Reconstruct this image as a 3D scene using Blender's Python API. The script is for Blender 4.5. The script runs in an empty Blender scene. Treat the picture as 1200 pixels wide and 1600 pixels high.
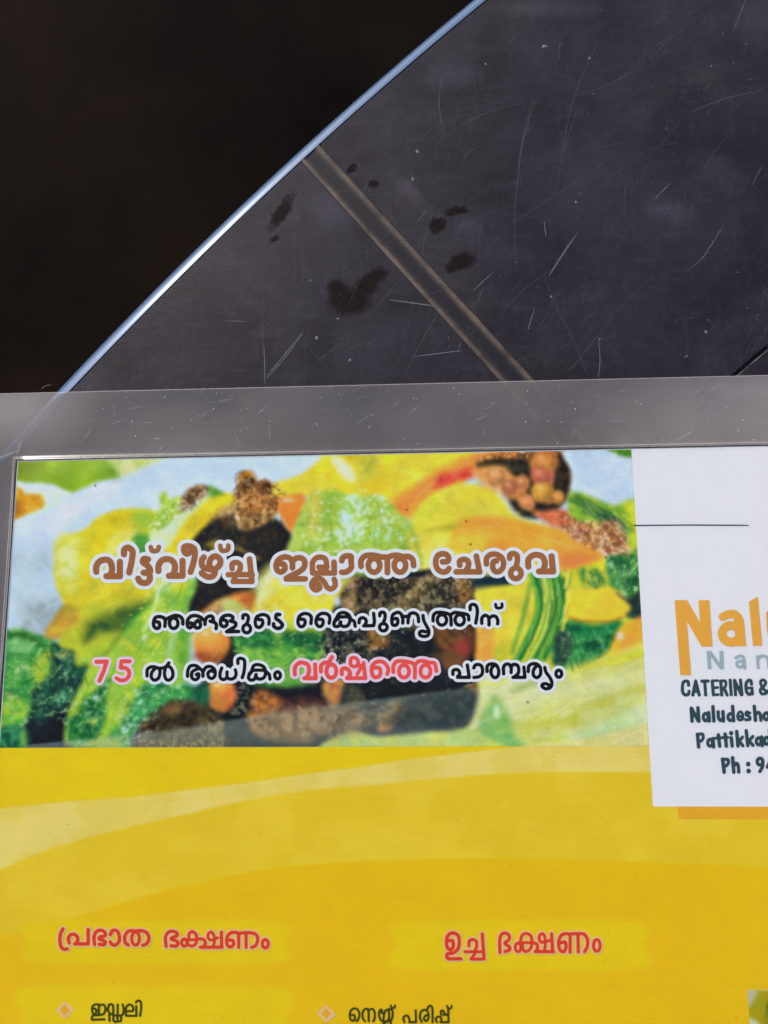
import bpy, math, random
import numpy as np

# ------------------------------------------------------------------ camera
F, CX, CY, HC = 1202.0, 600.0, 800.0, 0.24          # focal length (px of a 1200x1600 frame), centre, height over table
N = np.array([-0.04660301, -0.15332123, -0.98707688])
AX = np.array([1., 0, 0]) - N * N[0]; AX /= np.linalg.norm(AX)
AY = np.cross(N, AX)
scene = bpy.context.scene
cam = bpy.data.objects.new('camera', bpy.data.cameras.new('camera'))
scene.collection.objects.link(cam)
from mathutils import Matrix
M3 = np.array([[AX[0], -AX[1], -AX[2]], [AY[0], -AY[1], -AY[2]], [N[0], -N[1], -N[2]]])
m = Matrix.Identity(4)
for i in range(3):
    for j in range(3):
        m[i][j] = float(M3[i, j])
m[2][3] = HC
cam.matrix_world = m
cam.data.sensor_fit = 'VERTICAL'; cam.data.sensor_height = 34.6; cam.data.sensor_width = 34.6 * 0.75
cam.data.lens = F / 1600 * 34.6
cam.data.clip_start = 0.01; cam.data.clip_end = 50
cam.data.dof.use_dof = True; cam.data.dof.focus_distance = 0.243; cam.data.dof.aperture_fstop = 8.5
scene.camera = cam

# ------------------------------------------------------------------ sky and sun
SUN_EL, SUN_AZ = math.radians(34), math.radians(-37.2)      # azimuth clockwise from +Y
w = bpy.data.worlds.new('World'); scene.world = w; w.use_nodes = True
nt = w.node_tree; bg = nt.nodes['Background']
sky = nt.nodes.new('ShaderNodeTexSky'); sky.sky_type = 'NISHITA'; sky.sun_disc = False
sky.sun_elevation = SUN_EL; sky.sun_rotation = SUN_AZ
sky.air_density = 1.0; sky.dust_density = 3.0; sky.ozone_density = 1.0
nt.links.new(sky.outputs[0], bg.inputs[0]); bg.inputs[1].default_value = 0.15
sl = bpy.data.lights.new('sun', 'SUN'); sl.energy = 2.0; sl.angle = math.radians(1.5); sl.color = (1, .95, .88)
so = bpy.data.objects.new('sun', sl); scene.collection.objects.link(so)
so.rotation_euler = (math.pi / 2 - SUN_EL, 0, math.pi - SUN_AZ)
scene.view_settings.view_transform = 'Standard'; scene.view_settings.look = 'None'
scene.view_settings.gamma = 1; scene.view_settings.exposure = 0.22
ILLUM = np.array([0.76, 0.77, 0.79])       # how a white sheet comes out under this light (linear)

# ------------------------------------------------------------------ helpers
def U(x, y):
    """a spot of the photograph (px of 1200x1600) -> metres on the table plane"""
    x = np.asarray(x, float); y = np.asarray(y, float)
    r = np.stack([(x - CX) / F, (y - CY) / F, np.ones_like(x)], -1)
    k = -HC / (r @ N)
    q = r * k[..., None]
    return np.stack([q @ AX, q @ AY], -1)

def lin(c):
    c = np.asarray(c, float) / 255.
    return np.where(c < .04045, c / 12.92, ((c + .055) / 1.055) ** 2.4)

def ink(c):
    """printed colour of the sheet -> its albedo"""
    return np.clip((lin(c) - .0085) / ILLUM, 0.002, .88)

def link(o, parent=None):
    scene.collection.objects.link(o)
    if parent is not None: o.parent = parent
    return o

def mesh_obj(name, verts, faces, mat, parent=None, label=None, smooth=False):
    me = bpy.data.meshes.new(name); me.from_pydata([tuple(map(float, v)) for v in verts], [], faces); me.update()
    me.materials.append(mat)
    if smooth:
        for p in me.polygons: p.use_smooth = True
    o = bpy.data.objects.new(name, me)
    if label: o['label'] = label
    return link(o, parent)

def fast_mesh(name, co, quads, mat, parent=None, colors=None):
    me = bpy.data.meshes.new(name)
    nv, nf = len(co), len(quads)
    me.vertices.add(nv); me.vertices.foreach_set('co', np.asarray(co, np.float32).ravel())
    me.loops.add(nf * 4); me.loops.foreach_set('vertex_index', np.asarray(quads, np.int32).ravel())
    me.polygons.add(nf); me.polygons.foreach_set('loop_start', np.arange(0, nf * 4, 4, dtype=np.int32))
    me.update(calc_edges=True); me.validate()
    if colors is not None:
        a = me.color_attributes.new('print', 'FLOAT_COLOR', 'POINT')
        a.data.foreach_set('color', np.concatenate([colors, np.ones((nv, 1))], 1).astype(np.float32).ravel())
    me.materials.append(mat)
    return link(bpy.data.objects.new(name, me), parent)

def mat_new(name):
    m = bpy.data.materials.new(name); m.use_nodes = True
    return m, m.node_tree, m.node_tree.nodes['Principled BSDF']

def nd(nt, t, **kw):
    n = nt.nodes.new(t)
    for k, v in kw.items():
        if k.startswith('i_'): n.inputs[k[2:].replace('_', ' ')].default_value = v
        else: setattr(n, k, v)
    return n

def noise(nt, scale, detail=4, rough=.55, vec=None, stretch=None, rot=0, dist=0):
    tc = nd(nt, 'ShaderNodeTexCoord')
    src = tc.outputs['Object'] if vec is None else vec
    if stretch is not None:
        mp = nd(nt, 'ShaderNodeMapping'); mp.inputs['Scale'].default_value = stretch
        mp.inputs['Rotation'].default_value = (0, 0, rot)
        nt.links.new(src, mp.inputs[0]); src = mp.outputs[0]
    n = nd(nt, 'ShaderNodeTexNoise'); n.inputs['Scale'].default_value = scale
    n.inputs['Detail'].default_value = detail; n.inputs['Roughness'].default_value = rough
    n.inputs['Distortion'].default_value = dist
    nt.links.new(src, n.inputs['Vector']); return n.outputs[0]

def ramp(nt, src, stops):
    r = nd(nt, 'ShaderNodeValToRGB'); cr = r.color_ramp
    while len(cr.elements) < len(stops): cr.elements.new(.5)
    for e, (p, c) in zip(cr.elements, stops):
        e.position = p; e.color = (c, c, c, 1) if not hasattr(c, '__len__') else (*c, 1)
    nt.links.new(src, r.inputs[0]); return r.outputs[0]

def mathn(nt, op, a, b=None, clamp=False):
    n = nd(nt, 'ShaderNodeMath', operation=op); n.use_clamp = clamp
    for i, v in enumerate((a, b)):
        if v is None: continue
        if isinstance(v, (int, float)): n.inputs[i].default_value = v
        else: nt.links.new(v, n.inputs[i])
    return n.outputs[0]

def mixc(nt, fac, a, b):
    n = nd(nt, 'ShaderNodeMix', data_type='RGBA')
    if isinstance(fac, (int, float)): n.inputs[0].default_value = fac
    else: nt.links.new(fac, n.inputs[0])
    for i, v in ((6, a), (7, b)):
        if isinstance(v, tuple): n.inputs[i].default_value = (*v, 1)
        else: nt.links.new(v, n.inputs[i])
    return n.outputs[2]

def blob_mask(nt, blobs, wob, hard):
    """soft-edged irregular patches lying at given places on the table"""
    tc = nd(nt, 'ShaderNodeTexCoord'); warp = noise(nt, 240, 8, .8)
    wv = mathn(nt, 'MULTIPLY', mathn(nt, 'SUBTRACT', warp, .5), wob)
    out = None; k = 0.0002
    for (x, y, rx, ry, ang) in blobs:
        c = U(x, y)
        s = nd(nt, 'ShaderNodeMapping', vector_type='TEXTURE')
        s.inputs['Location'].default_value = (c[0], c[1], 0); s.inputs['Rotation'].default_value = (0, 0, math.radians(ang))
        nt.links.new(tc.outputs['Object'], s.inputs[0])
        sc = nd(nt, 'ShaderNodeVectorMath', operation='MULTIPLY'); nt.links.new(s.outputs[0], sc.inputs[0])
        sc.inputs[1].default_value = (1 / (rx * k), 1 / (ry * k), 0)
        ln = nd(nt, 'ShaderNodeVectorMath', operation='LENGTH'); nt.links.new(sc.outputs[0], ln.inputs[0])
        d = mathn(nt, 'ADD', ln.outputs['Value'], mathn(nt, 'MULTIPLY', wv, 1 / (min(rx, ry) * k * 1.5)))
        v = mathn(nt, 'MULTIPLY', mathn(nt, 'SUBTRACT', 1.15, d), hard, clamp=True)
        out = v if out is None else mathn(nt, 'MAXIMUM', out, v)
    return out

# ------------------------------------------------------------------ materials
def ink_material(name, col=None, attr=False, grain=.07):
    m, nt, b = mat_new(name)
    if attr:
        a = nd(nt, 'ShaderNodeVertexColor'); a.layer_name = 'print'; base = a.outputs[0]
    else:
        c = nd(nt, 'ShaderNodeRGB'); c.outputs[0].default_value = (*[float(v) for v in col], 1); base = c.outputs[0]
    g1 = noise(nt, 2600, 2, .6); g2 = noise(nt, 900, 3, .6, stretch=(.12, 1.6, 1)); g3 = noise(nt, 60, 3, .5)
    s = mathn(nt, 'ADD', mathn(nt, 'ADD', g1, g2), g3)
    f = mathn(nt, 'ADD', mathn(nt, 'MULTIPLY', s, grain * 1.5), 1 - grain * 2.25)
    v = nd(nt, 'ShaderNodeVectorMath', operation='SCALE'); nt.links.new(base, v.inputs[0]); nt.links.new(f, v.inputs['Scale'])
    nt.links.new(v.outputs[0], b.inputs['Base Color'])
    b.inputs['Roughness'].default_value = .6; b.inputs['Specular IOR Level'].default_value = .08
    return m
M_PRINT = ink_material('printed_ink', attr=True)
M_WHITE = ink_material('white_print', ink((220, 220, 236)), grain=.025)
M_HALO = ink_material('white_outline_print', ink((208, 215, 226)), grain=.04)
M_HALO_PINK = ink_material('pale_pink_outline_print', ink((212, 192, 208)), grain=.04)
M_HALO_TAN = ink_material('tan_outline_print', ink((212, 178, 130)), grain=.05)
M_BROWN = ink_material('brown_print', ink((150, 98, 60)), grain=.22)
M_BLACK = ink_material('black_print', ink((10, 16, 22)), grain=.1)
M_RED = ink_material('red_print', ink((236, 82, 74)), grain=.06)
M_RED2 = ink_material('dull_red_print', ink((206, 62, 36)), grain=.08)
M_ORANGE = ink_material('orange_print', ink((220, 160, 66)), grain=.06)
M_GREY = ink_material('grey_print', ink((146, 166, 172)), grain=.05)
M_SLATE = ink_material('slate_print', ink((50, 72, 80)), grain=.08)
M_OLIVE = ink_material('dark_olive_print', ink((62, 66, 22)), grain=.1)
M_STRIPE = ink_material('orange_stripe_print', ink((222, 160, 44)), grain=.06)
M_DIAMOND = ink_material('diamond_orange_print', ink((232, 160, 40)), grain=.05)
M_EDGE = ink_material('paper_edge_white', (.72, .74, .72), grain=.1)

# dark laminate of the table top: dusty film, damp brown stains
def table_material():
    m, nt, b = mat_new('dark_scuffed_laminate')
    stain = blob_mask(nt, STAINS, .0110, 1.9)
    haze = blob_mask(nt, HAZE, .014, 1.1)
    patch = ramp(nt, noise(nt, 22, 6, .62, dist=.6), [(.40, 0.0), (.75, 1.0)])
    fine = noise(nt, 700, 5, .75)
    brush = noise(nt, 70, 6, .75, stretch=(1, 3, 1), rot=math.radians(-35), dist=.8)
    brush2 = noise(nt, 90, 6, .75, stretch=(3.5, 1, 1), rot=math.radians(-30), dist=1.2)
    dust = mathn(nt, 'ADD', mathn(nt, 'MULTIPLY', patch, .45), mathn(nt, 'MULTIPLY', fine, .35))
    br = ramp(nt, brush, [(.5, 0.0), (.8, 1.0)]); br2 = ramp(nt, brush2, [(.52, 0.0), (.8, 1.0)])
    dust = mathn(nt, 'ADD', dust, mathn(nt, 'MULTIPLY', mathn(nt, 'ADD', br, br2), .32))
    dust = mathn(nt, 'ADD', dust, mathn(nt, 'MULTIPLY', haze, .38))
    dust = mathn(nt, 'MULTIPLY', dust, mathn(nt, 'SUBTRACT', 1, stain))
    base = mixc(nt, dust, (.0095, .0070, .0090), (.043, .036, .053))
    warm = ramp(nt, noise(nt, 13, 4, .6), [(.52, 0.0), (.72, 1.0)])
    base = mixc(nt, mathn(nt, 'MULTIPLY', mathn(nt, 'MULTIPLY', warm, dust), .9), base, (.075, .060, .058))
    base = mixc(nt, stain, base, (.0125, .0085, .0078))
    nt.links.new(base, b.inputs['Base Color'])
    sp = mathn(nt, 'ADD', mathn(nt, 'MULTIPLY', stain, -.14), .20)
    nt.links.new(sp, b.inputs['Specular IOR Level'])
    nt.links.new(mathn(nt, 'ADD', mathn(nt, 'MULTIPLY', dust, .25), .32), b.inputs['Roughness'])
    bp = nd(nt, 'ShaderNodeBump'); bp.inputs['Strength'].default_value = .25; bp.inputs['Distance'].default_value = .0002
    nt.links.new(mathn(nt, 'ADD', fine, mathn(nt, 'MULTIPLY', brush, 1.0)), bp.inputs['Height']); nt.links.new(bp.outputs[0], b.inputs['Normal'])
    return m
HAZE = [(860, 12, 100, 24, -3), (1045, 328, 52, 24, -20), (1125, 270, 62, 34, -30), (732, 352, 26, 20, 0), (640, 300, 60, 14, -50), (700, 120, 60, 30, 0), (520, 330, 50, 30, -40), (1180, 30, 40, 60, 0)]
STAINS = [(545, 470, 37, 26, 0), (577, 442, 34, 17, 42), (528, 456, 18, 24, 20), (441, 330, 12, 36, -28), (428, 372, 4, 9, -45), (683, 352, 15, 15, 0),
          (722, 408, 24, 15, 20), (706, 418, 12, 9, 0), (550, 263, 7, 11, -30), (583, 288, 9, 6, 0), (712, 330, 20, 7, 10), (601, 362, 4, 5, 0)]
M_TABLE = table_material()

def strip_material():
    m, nt, b = mat_new('dusty_joint_strip')
    a = nd(nt, 'ShaderNodeVertexColor'); a.layer_name = 'print'
    sp = nd(nt, 'ShaderNodeSeparateColor'); nt.links.new(a.outputs[0], sp.inputs[0])
    n1 = noise(nt, 55, 6, .75); n2 = noise(nt, 1500, 3, .8)
    f = mathn(nt, 'MULTIPLY', sp.outputs[0], mathn(nt, 'ADD', mathn(nt, 'MULTIPLY', n1, 3.2), -.95), clamp=True)
    f = mathn(nt, 'MULTIPLY', f, mathn(nt, 'ADD', mathn(nt, 'MULTIPLY', n2, 1.6), .25), clamp=True)
    base = mixc(nt, f, (.014, .012, .017), (.14, .102, .078))
    nt.links.new(base, b.inputs['Base Color']); b.inputs['Roughness'].default_value = .5
    b.inputs['Specular IOR Level'].default_value = .2
    bp = nd(nt, 'ShaderNodeBump'); bp.inputs['Strength'].default_value = .25; bp.inputs['Distance'].default_value = .0002
    nt.links.new(mathn(nt, 'ADD', n1, n2), bp.inputs['Height']); nt.links.new(bp.outputs[0], b.inputs['Normal'])
    return m
M_STRIP = strip_material()

m, nt, b = mat_new('polished_edge_trim'); M_TRIM = m
nt.links.new(mixc(nt, noise(nt, 90, 4, .6), (.050, .105, .22), (.085, .155, .30)), b.inputs['Base Color'])
b.inputs['Metallic'].default_value = .12; b.inputs['Roughness'].default_value = .25; b.inputs['Specular IOR Level'].default_value = .5
m, nt, b = mat_new('black_groove'); M_GROOVE = m
nt.links.new(mixc(nt, noise(nt, 400, 3), (.004, .004, .005), (.012, .011, .012)), b.inputs['Base Color']); b.inputs['Roughness'].default_value = .8
m, nt, b = mat_new('pale_groove_lip'); M_LIP = m
nt.links.new(mixc(nt, ramp(nt, noise(nt, 250, 4, .7), [(.42, 0.0), (.6, 1.0)]), (.03, .03, .034), (.16, .15, .13)), b.inputs['Base Color']); b.inputs['Roughness'].default_value = .5
m, nt, b = mat_new('dark_brown_floor_shaded'); M_FLOOR = m
nt.links.new(mixc(nt, ramp(nt, noise(nt, 2.2, 5, .6), [(.35, 0.0), (.7, 1.0)]), (.0020, .0012, .0008), (.0120, .0066, .0042)), b.inputs['Base Color'])  # dark brown, lowered further so the colour carries the floor's shade
b.inputs['Roughness'].default_value = .9; b.inputs['Specular IOR Level'].default_value = .05
m, nt, b = mat_new('dark_painted_steel'); M_STEEL = m
nt.links.new(mixc(nt, noise(nt, 60, 3), (.02, .02, .022), (.035, .033, .033)), b.inputs['Base Color']); b.inputs['Roughness'].default_value = .4

def film_material(name, milk, milkvar, gloss, rough, tint=(.86, .77, .74), bump=.15, blobs=None):
    m, nt, b = mat_new(name); nt.nodes.remove(b)
    out = nt.nodes['Material Output']
    tr = nd(nt, 'ShaderNodeBsdfTransparent'); df = nd(nt, 'ShaderNodeBsdfDiffuse'); gl = nd(nt, 'ShaderNodeBsdfGlossy')
    df.inputs[0].default_value = (*tint, 1); gl.inputs['Roughness'].default_value = rough
    bp = nd(nt, 'ShaderNodeBump'); bp.inputs['Strength'].default_value = bump; bp.inputs['Distance'].default_value = .0006
    h = mathn(nt, 'ADD', noise(nt, 28, 3, .5), mathn(nt, 'MULTIPLY', noise(nt, 500, 2, .5), .004))
    nt.links.new(h, bp.inputs['Height']); nt.links.new(bp.outputs[0], gl.inputs['Normal'])
    big = noise(nt, 14, 4, .55); fine = noise(nt, 1300, 3, .7); streak = noise(nt, 130, 5, .7, stretch=(1, 7, 1), rot=math.radians(55))
    f = mathn(nt, 'ADD', mathn(nt, 'MULTIPLY', mathn(nt, 'SUBTRACT', big, .5), milkvar * 1.6), milk)
    f = mathn(nt, 'ADD', f, mathn(nt, 'MULTIPLY', mathn(nt, 'SUBTRACT', fine, .5), milk * .22))
    f = mathn(nt, 'ADD', f, mathn(nt, 'MULTIPLY', mathn(nt, 'SUBTRACT', streak, .5), milk * .3), clamp=True)
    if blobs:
        f = mathn(nt, 'ADD', f, mathn(nt, 'MULTIPLY', blob_mask(nt, blobs, .012, 1.0), .15), clamp=True)  # blobs: reflected glare painted in as extra milkiness
    m1 = nd(nt, 'ShaderNodeMixShader'); nt.links.new(f, m1.inputs[0]); nt.links.new(tr.outputs[0], m1.inputs[1]); nt.links.new(df.outputs[0], m1.inputs[2])
    fr = nd(nt, 'ShaderNodeFresnel'); fr.inputs[0].default_value = 1.45
    m2 = nd(nt, 'ShaderNodeMixShader'); nt.links.new(mathn(nt, 'MULTIPLY', fr.outputs[0], gloss), m2.inputs[0])
    nt.links.new(m1.outputs[0], m2.inputs[1]); nt.links.new(gl.outputs[0], m2.inputs[2])
    nt.links.new(m2.outputs[0], out.inputs[0]); return m
M_MARGIN = film_material('milky_laminate_film', .125, .15, 1.0, .2, bump=.32, blobs=[(20, 640, 130, 80, 0), (1230, 650, 300, 130, 0), (1180, 612, 160, 50, 0)])  # milky film; its blobs imitate bright reflections at the two ends
M_COVER = film_material('clear_laminate_film', .006, .004, .35, .12, bump=.12)
M_RIM = film_material('film_cut_edge', .30, .10, .4, .45)
M_SEAL = film_material('film_seal_line_dark', .0, .0, .6, .3)
M_SCR = film_material('scratch_bright', .17, .30, .5, .4, (.8, .8, .85))
M_SCR2 = film_material('scratch_faint', .032, .085, .3, .5, (.8, .8, .85))
M_DUST2 = film_material('film_dust_speck', .36, .3, .2, .5, (.85, .85, .82))
M_DUST = film_material('dust_speck', .22, .3, .2, .5, (.8, .8, .78))

# ------------------------------------------------------------------ floor
g = mesh_obj('floor', [(-6, -6, -.75), (6, -6, -.75), (6, 6, -.75), (-6, 6, -.75)], [(0, 1, 2, 3)], M_FLOOR)
g['kind'] = 'structure'

# ------------------------------------------------------------------ round table
rim_px = [(757, 5), (700, 51), (645, 95), (597, 135), (502, 229), (400, 321), (300, 420), (215, 505), (130, 587), (108, 611)]
rp = np.array([U(*p) for p in rim_px])
A = np.c_[2 * rp, np.ones(len(rp))]; s_ = np.linalg.lstsq(A, (rp ** 2).sum(1), rcond=None)[0]
TC = s_[:2]; TR = float(math.sqrt(s_[2] + TC @ TC))
print('table centre', TC, 'radius', TR, 'resid', np.abs(np.linalg.norm(rp - TC, axis=1) - TR).max())

def table_root():
    o = bpy.data.objects.new('round_table', None); o.location = (TC[0], TC[1], -.75)
    o['label'] = 'dark scratched round table top with dusty joint strip and shiny pale blue edge'; o['category'] = 'table'
    return link(o)
table = table_root()
def to_table(o):
    o.parent = table; o.matrix_parent_inverse = Matrix.Translation((-TC[0], -TC[1], .75)); return o

def clip(poly, p, n, off=0.):
    """keep the side of a convex polygon where (q-p).n >= off"""
    out = []
    for i in range(len(poly)):
        a, b = poly[i], poly[(i + 1) % len(poly)]
        da, db = (a - p) @ n - off, (b - p) @ n - off
        if da >= 0: out.append(a)
        if (da >= 0) != (db >= 0): out.append(a + (b - a) * (da / (da - db)))
    return out
def disc(r, n=720):
    return [TC + r * np.array([math.cos(t), math.sin(t)]) for t in np.linspace(0, 2 * math.pi, n, endpoint=False)]
sA, sB = U(478, 258), U(785, 602)        # near edge of the strip
tA, tB = U(503, 232), U(845, 602)        # far edge
def unit(v): return v / np.linalg.norm(v)
dS = unit((sB - sA) + (tB - tA)); nS = np.array([dS[1], -dS[0]])
if nS @ (tA - sA) < 0: nS = -nS          # towards the big panels
off_t = ((tA - sA) @ nS + (tB - sA) @ nS) / 2
off_s = ((sB - sA) @ nS) / 2
cA, cB = U(1140, 592), U(1200, 541)
dC = unit(cB - cA); nC = np.array([dC[1], -dC[0]])
if nC[1] > 0: nC = -nC                   # towards the viewer side
GAP = .00055
def panel(halfplanes, label=None):
    rings = []
    for inset, z in ((.0006, -.0180), (0, -.0174), (0, -.00020), (.00005, -.00005), (.0002, 0)):
        poly = disc(TR - inset)
        for p, n, off in halfplanes: poly = clip(poly, p, n, off + inset)
        rings.append((poly, z))
    k = min(len(r[0]) for r in rings)
    # clipping can drop a point or two between rings: resample each ring to the same corners by angle about its centre
    cen = np.mean(rings[0][0], axis=0)
    verts, faces = [], []
    K = 900
    def resample(poly):
        P = np.array(poly + [poly[0]]); L = np.r_[0, np.cumsum(np.linalg.norm(np.diff(P, axis=0), axis=1))]
        t = np.linspace(0, L[-1], K, endpoint=False)
        return np.c_[np.interp(t, L, P[:, 0]), np.interp(t, L, P[:, 1])]
    n0 = len(rings[0][0])
    same = all(len(r[0]) == n0 for r in rings)
    for poly, z in rings:
        P = np.array(poly) if same else resample(poly)
        verts += [(x, y, z) for x, y in P]
    K = n0 if same else K
    for r in range(len(rings) - 1):
        for i in range(K):
            j = (i + 1) % K
            faces.append((r * K + i, r * K + j, (r + 1) * K + j, (r + 1) * K + i))
    faces.append(tuple(range((len(rings) - 1) * K, len(rings) * K))); faces.append(tuple(reversed(range(K))))
    return to_table(mesh_obj('tabletop_panel', verts, faces, M_TABLE, None, label))
pA = panel([(sA, -nS, -off_s)], 'dark panel on the near side of the joint strip with a large brown stain')
pB = panel([(sA, nS, off_t), (cA, -nC, GAP)], 'large dark scratched panel beyond the joint strip')
pC = panel([(sA, nS, off_t), (cA, nC, GAP)], 'dark panel past the thin straight seam')
sub = mesh_obj('substrate', *(lambda P: ([(x, y, z) for z in (-.022, -.0182) for x, y in P],
      [tuple(range(720, 1440)), tuple(reversed(range(720)))] + [(i, (i + 1) % 720, 720 + (i + 1) % 720, 720 + i) for i in range(720)]))(disc(TR - .002)), M_GROOVE)
to_table(sub)
# the joint strip: a shallow moulded channel, dusty along both lips
Wd = off_t - off_s
prof = [(-.02, -.017, 0), (.0, -.00006, .2), (.02, .0, .8), (.08, .00015, 1.0), (.14, .0, .8), (.21, -.00012, .2), (.35, -.0002, 0.0), (.5, -.0002, 0.0), (.66, -.0002, 0.), (.76, -.00008, .25), (.84, .0001, .85), (.92, .00012, 1.), (.98, .0, .5), (1.0, -.00006, .1), (1.02, -.017, 0)]
prof = [(u, z * .8, d) for u, z, d in prof]
half = math.sqrt(max(TR ** 2 - ((TC - sA) @ nS - (off_s + off_t) / 2) ** 2, 0)); mid = (TC - sA) @ dS
ts = np.linspace(mid - half - .0010, mid + half + .0010, 500)
co, cl = [], []
for t in ts:
    for u, z, d in prof:
        q = sA + dS * t + nS * (off_s + u * Wd)
        co.append((q[0], q[1], z)); cl.append((d, d, d))
P_ = len(prof); i0 = np.arange(len(ts) - 1)[:, None] * P_ + np.arange(P_ - 1)[None]
qd = np.stack([i0, i0 + P_, i0 + P_ + 1, i0 + 1], -1).reshape(-1, 4)
st = to_table(fast_mesh('joint_strip', co, qd, M_STRIP, None, np.array(cl)))
for p in st.data.polygons: p.use_smooth = True
# thin seam: black filling with a pale chipped lip
def bar(name, a, b, wid, z, h, mat, seg=1, wob=0., rnd=random.Random(3)):
    d = unit(b - a); n = np.array([-d[1], d[0]]); V = []; Fc = []
    for i in range(seg + 1):
        c = a + (b - a) * i / seg; ww = wid / 2 * (1 - wob * rnd.random())
        for s, zz in ((-1, z), (-.6, z + h), (.6, z + h), (1, z)):
            V.append((*(c + n * ww * s), zz))
        if i:
            k = 4 * (i - 1)
            for q in range(3): Fc.append((k + q, k + 4 + q, k + 5 + q, k + 1 + q))
    return mesh_obj(name, V, Fc, mat)
e0 = cA - dC * ((cA - sA) @ nS - off_t) / (dC @ nS)
cd = (TC - cA) @ dC; e1 = cA + dC * (cd + math.sqrt(TR ** 2 - ((TC - cA) @ nC) ** 2) - .002)
to_table(bar('seam_filler', e0, e1, GAP * 2.0, -.0012, .0003, M_GROOVE))
to_table(bar('seam_lip', e0 + nC * (GAP + .00030), e1 + nC * (GAP + .00030), .0005, .00002, .00012, M_LIP, 300, .7))

# polished bull-nose edge trim round the rim
TW = .0058; co = []; KS = 1440; PR = 12
for i in range(KS):
    t = 2 * math.pi * i / KS; d = np.array([math.cos(t), math.sin(t)])
    for j in range(PR + 1):
        a = math.radians(2 + 100 * j / PR)
        rr = TR + .0001 + TW * math.sin(a); zz = .0002 + TW * 1.1 * (math.cos(a) - 1)
        q = TC + d * rr; co.append((q[0], q[1], zz))
    q = TC + d * (TR + TW * .97); co.append((q[0], q[1], -.021))
    q = TC + d * (TR - .003); co.append((q[0], q[1], -.0225))
PP = PR + 3
i0 = np.arange(KS)[:, None]; j0 = np.arange(PP - 1)[None]
qd = np.stack([i0 * PP + j0, i0 * PP + j0 + 1, ((i0 + 1) % KS) * PP + j0 + 1, ((i0 + 1) % KS) * PP + j0], -1).reshape(-1, 4)
tr_ = to_table(fast_mesh('edge_trim', co, qd, M_TRIM))
for p in tr_.data.polygons: p.use_smooth = True
# pedestal
def lathe(name, pr, mat, n=48):
    V = [(TC[0] + r * math.cos(2 * math.pi * i / n), TC[1] + r * math.sin(2 * math.pi * i / n), z) for r, z in pr for i in range(n)]
    Fc = [(k * n + i, k * n + (i + 1) % n, (k + 1) * n + (i + 1) % n, (k + 1) * n + i) for k in range(len(pr) - 1) for i in range(n)]
    return to_table(mesh_obj(name, V, Fc, mat, smooth=True))
lathe('pedestal', [(.15, -.023), (.15, -.03), (.045, -.05), (.04, -.3), (.04, -.70), (.06, -.715)], M_STEEL)
lathe('pedestal_base', [(.06, -.712), (.25, -.728), (.34, -.742), (.345, -.7495), (.0, -.7495)], M_STEEL)

# scratches and dust on the laminate
def ribbon_set(name, lines, mat, z, parent, seed=1):
    V, Fc = [], []
    for pts, wpx in lines:
        P = np.array([U(*p) for p in pts]); n = len(P)
        if n < 2: continue
        T = np.gradient(P, axis=0); T /= np.linalg.norm(T, axis=1)[:, None] + 1e-12
        Nn = np.c_[-T[:, 1], T[:, 0]]
        k0 = len(V)
        for i in range(n):
            f = math.sin(math.pi * (i + .35) / (n - .3)) ** .5
            h = wpx * .00008 * f
            a, b_ = P[i] - Nn[i] * h, P[i] + Nn[i] * h
            V += [(a[0], a[1], z), (b_[0], b_[1], z)]
        for i in range(n - 1):
            k = k0 + 2 * i; Fc.append((k, k + 2, k + 3, k + 1))
        z += 2e-8
    o = mesh_obj(name, V, Fc, mat, parent); o['kind'] = 'stuff'; return o
def smooth(pts, k=6, closed=False):
    P = np.array(pts, float)
    if len(P) < 3 and not closed:
        return [tuple(P[0] + (P[-1] - P[0]) * t) for t in np.linspace(0, 1, k + 1)]
    n = len(P); out = []
    rng = range(n) if closed else range(n - 1)
    for i in rng:
        if closed: p0, p1, p2, p3 = P[(i - 1) % n], P[i], P[(i + 1) % n], P[(i + 2) % n]
        else:
            p1, p2 = P[i], P[i + 1]
            p0 = P[i - 1] if i else 2 * p1 - p2
            p3 = P[i + 2] if i + 2 < n else 2 * p2 - p1
        for t in np.arange(k) / k:
            out.append(tuple(.5 * (2 * p1 + (p2 - p0) * t + (2 * p0 - 5 * p1 + 4 * p2 - p3) * t * t + (3 * p1 - p0 - 3 * p2 + p3) * t ** 3)))
    if not closed: out.append(tuple(P[-1]))
    return out
S2 = lambda s, ox=600, oy=0, k=.5: [(ox + float(a.split(',')[0]) * k, oy + float(a.split(',')[1]) * k) for a in s.split()]
bright = [(S2('605,727 560,795 515,862'), 1.6), (S2('470,965 450,1030'), 1.5), (S2('895,572 845,622'), 1.3), (S2('1062,702 1020,770 990,812 950,842'), 1.5),
          (S2('500,690 506,740'), 1.8), (S2('945,1040 835,1175', 0, 0), 1.4), (S2('825,1075 828,1200', 0, 0), 1.3), (S2('700,1002 765,1005', 0, 0), 1.3),
          (S2('500,645 670,668', 400, 200, .4167), 1.4), (S2('595,857 770,835', 400, 200, .4167), 1.1), (S2('40,940 110,860 175,770', 400, 200, .4167), 1.2),
          (S2('1190,410 1130,500 1098,556', 400, 200, .4167), 1.2), (S2('670,1060 675,1120 670,1185'), 1.4), (S2('815,610 890,540', 400, 200, .4167), 1.0)]
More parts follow.
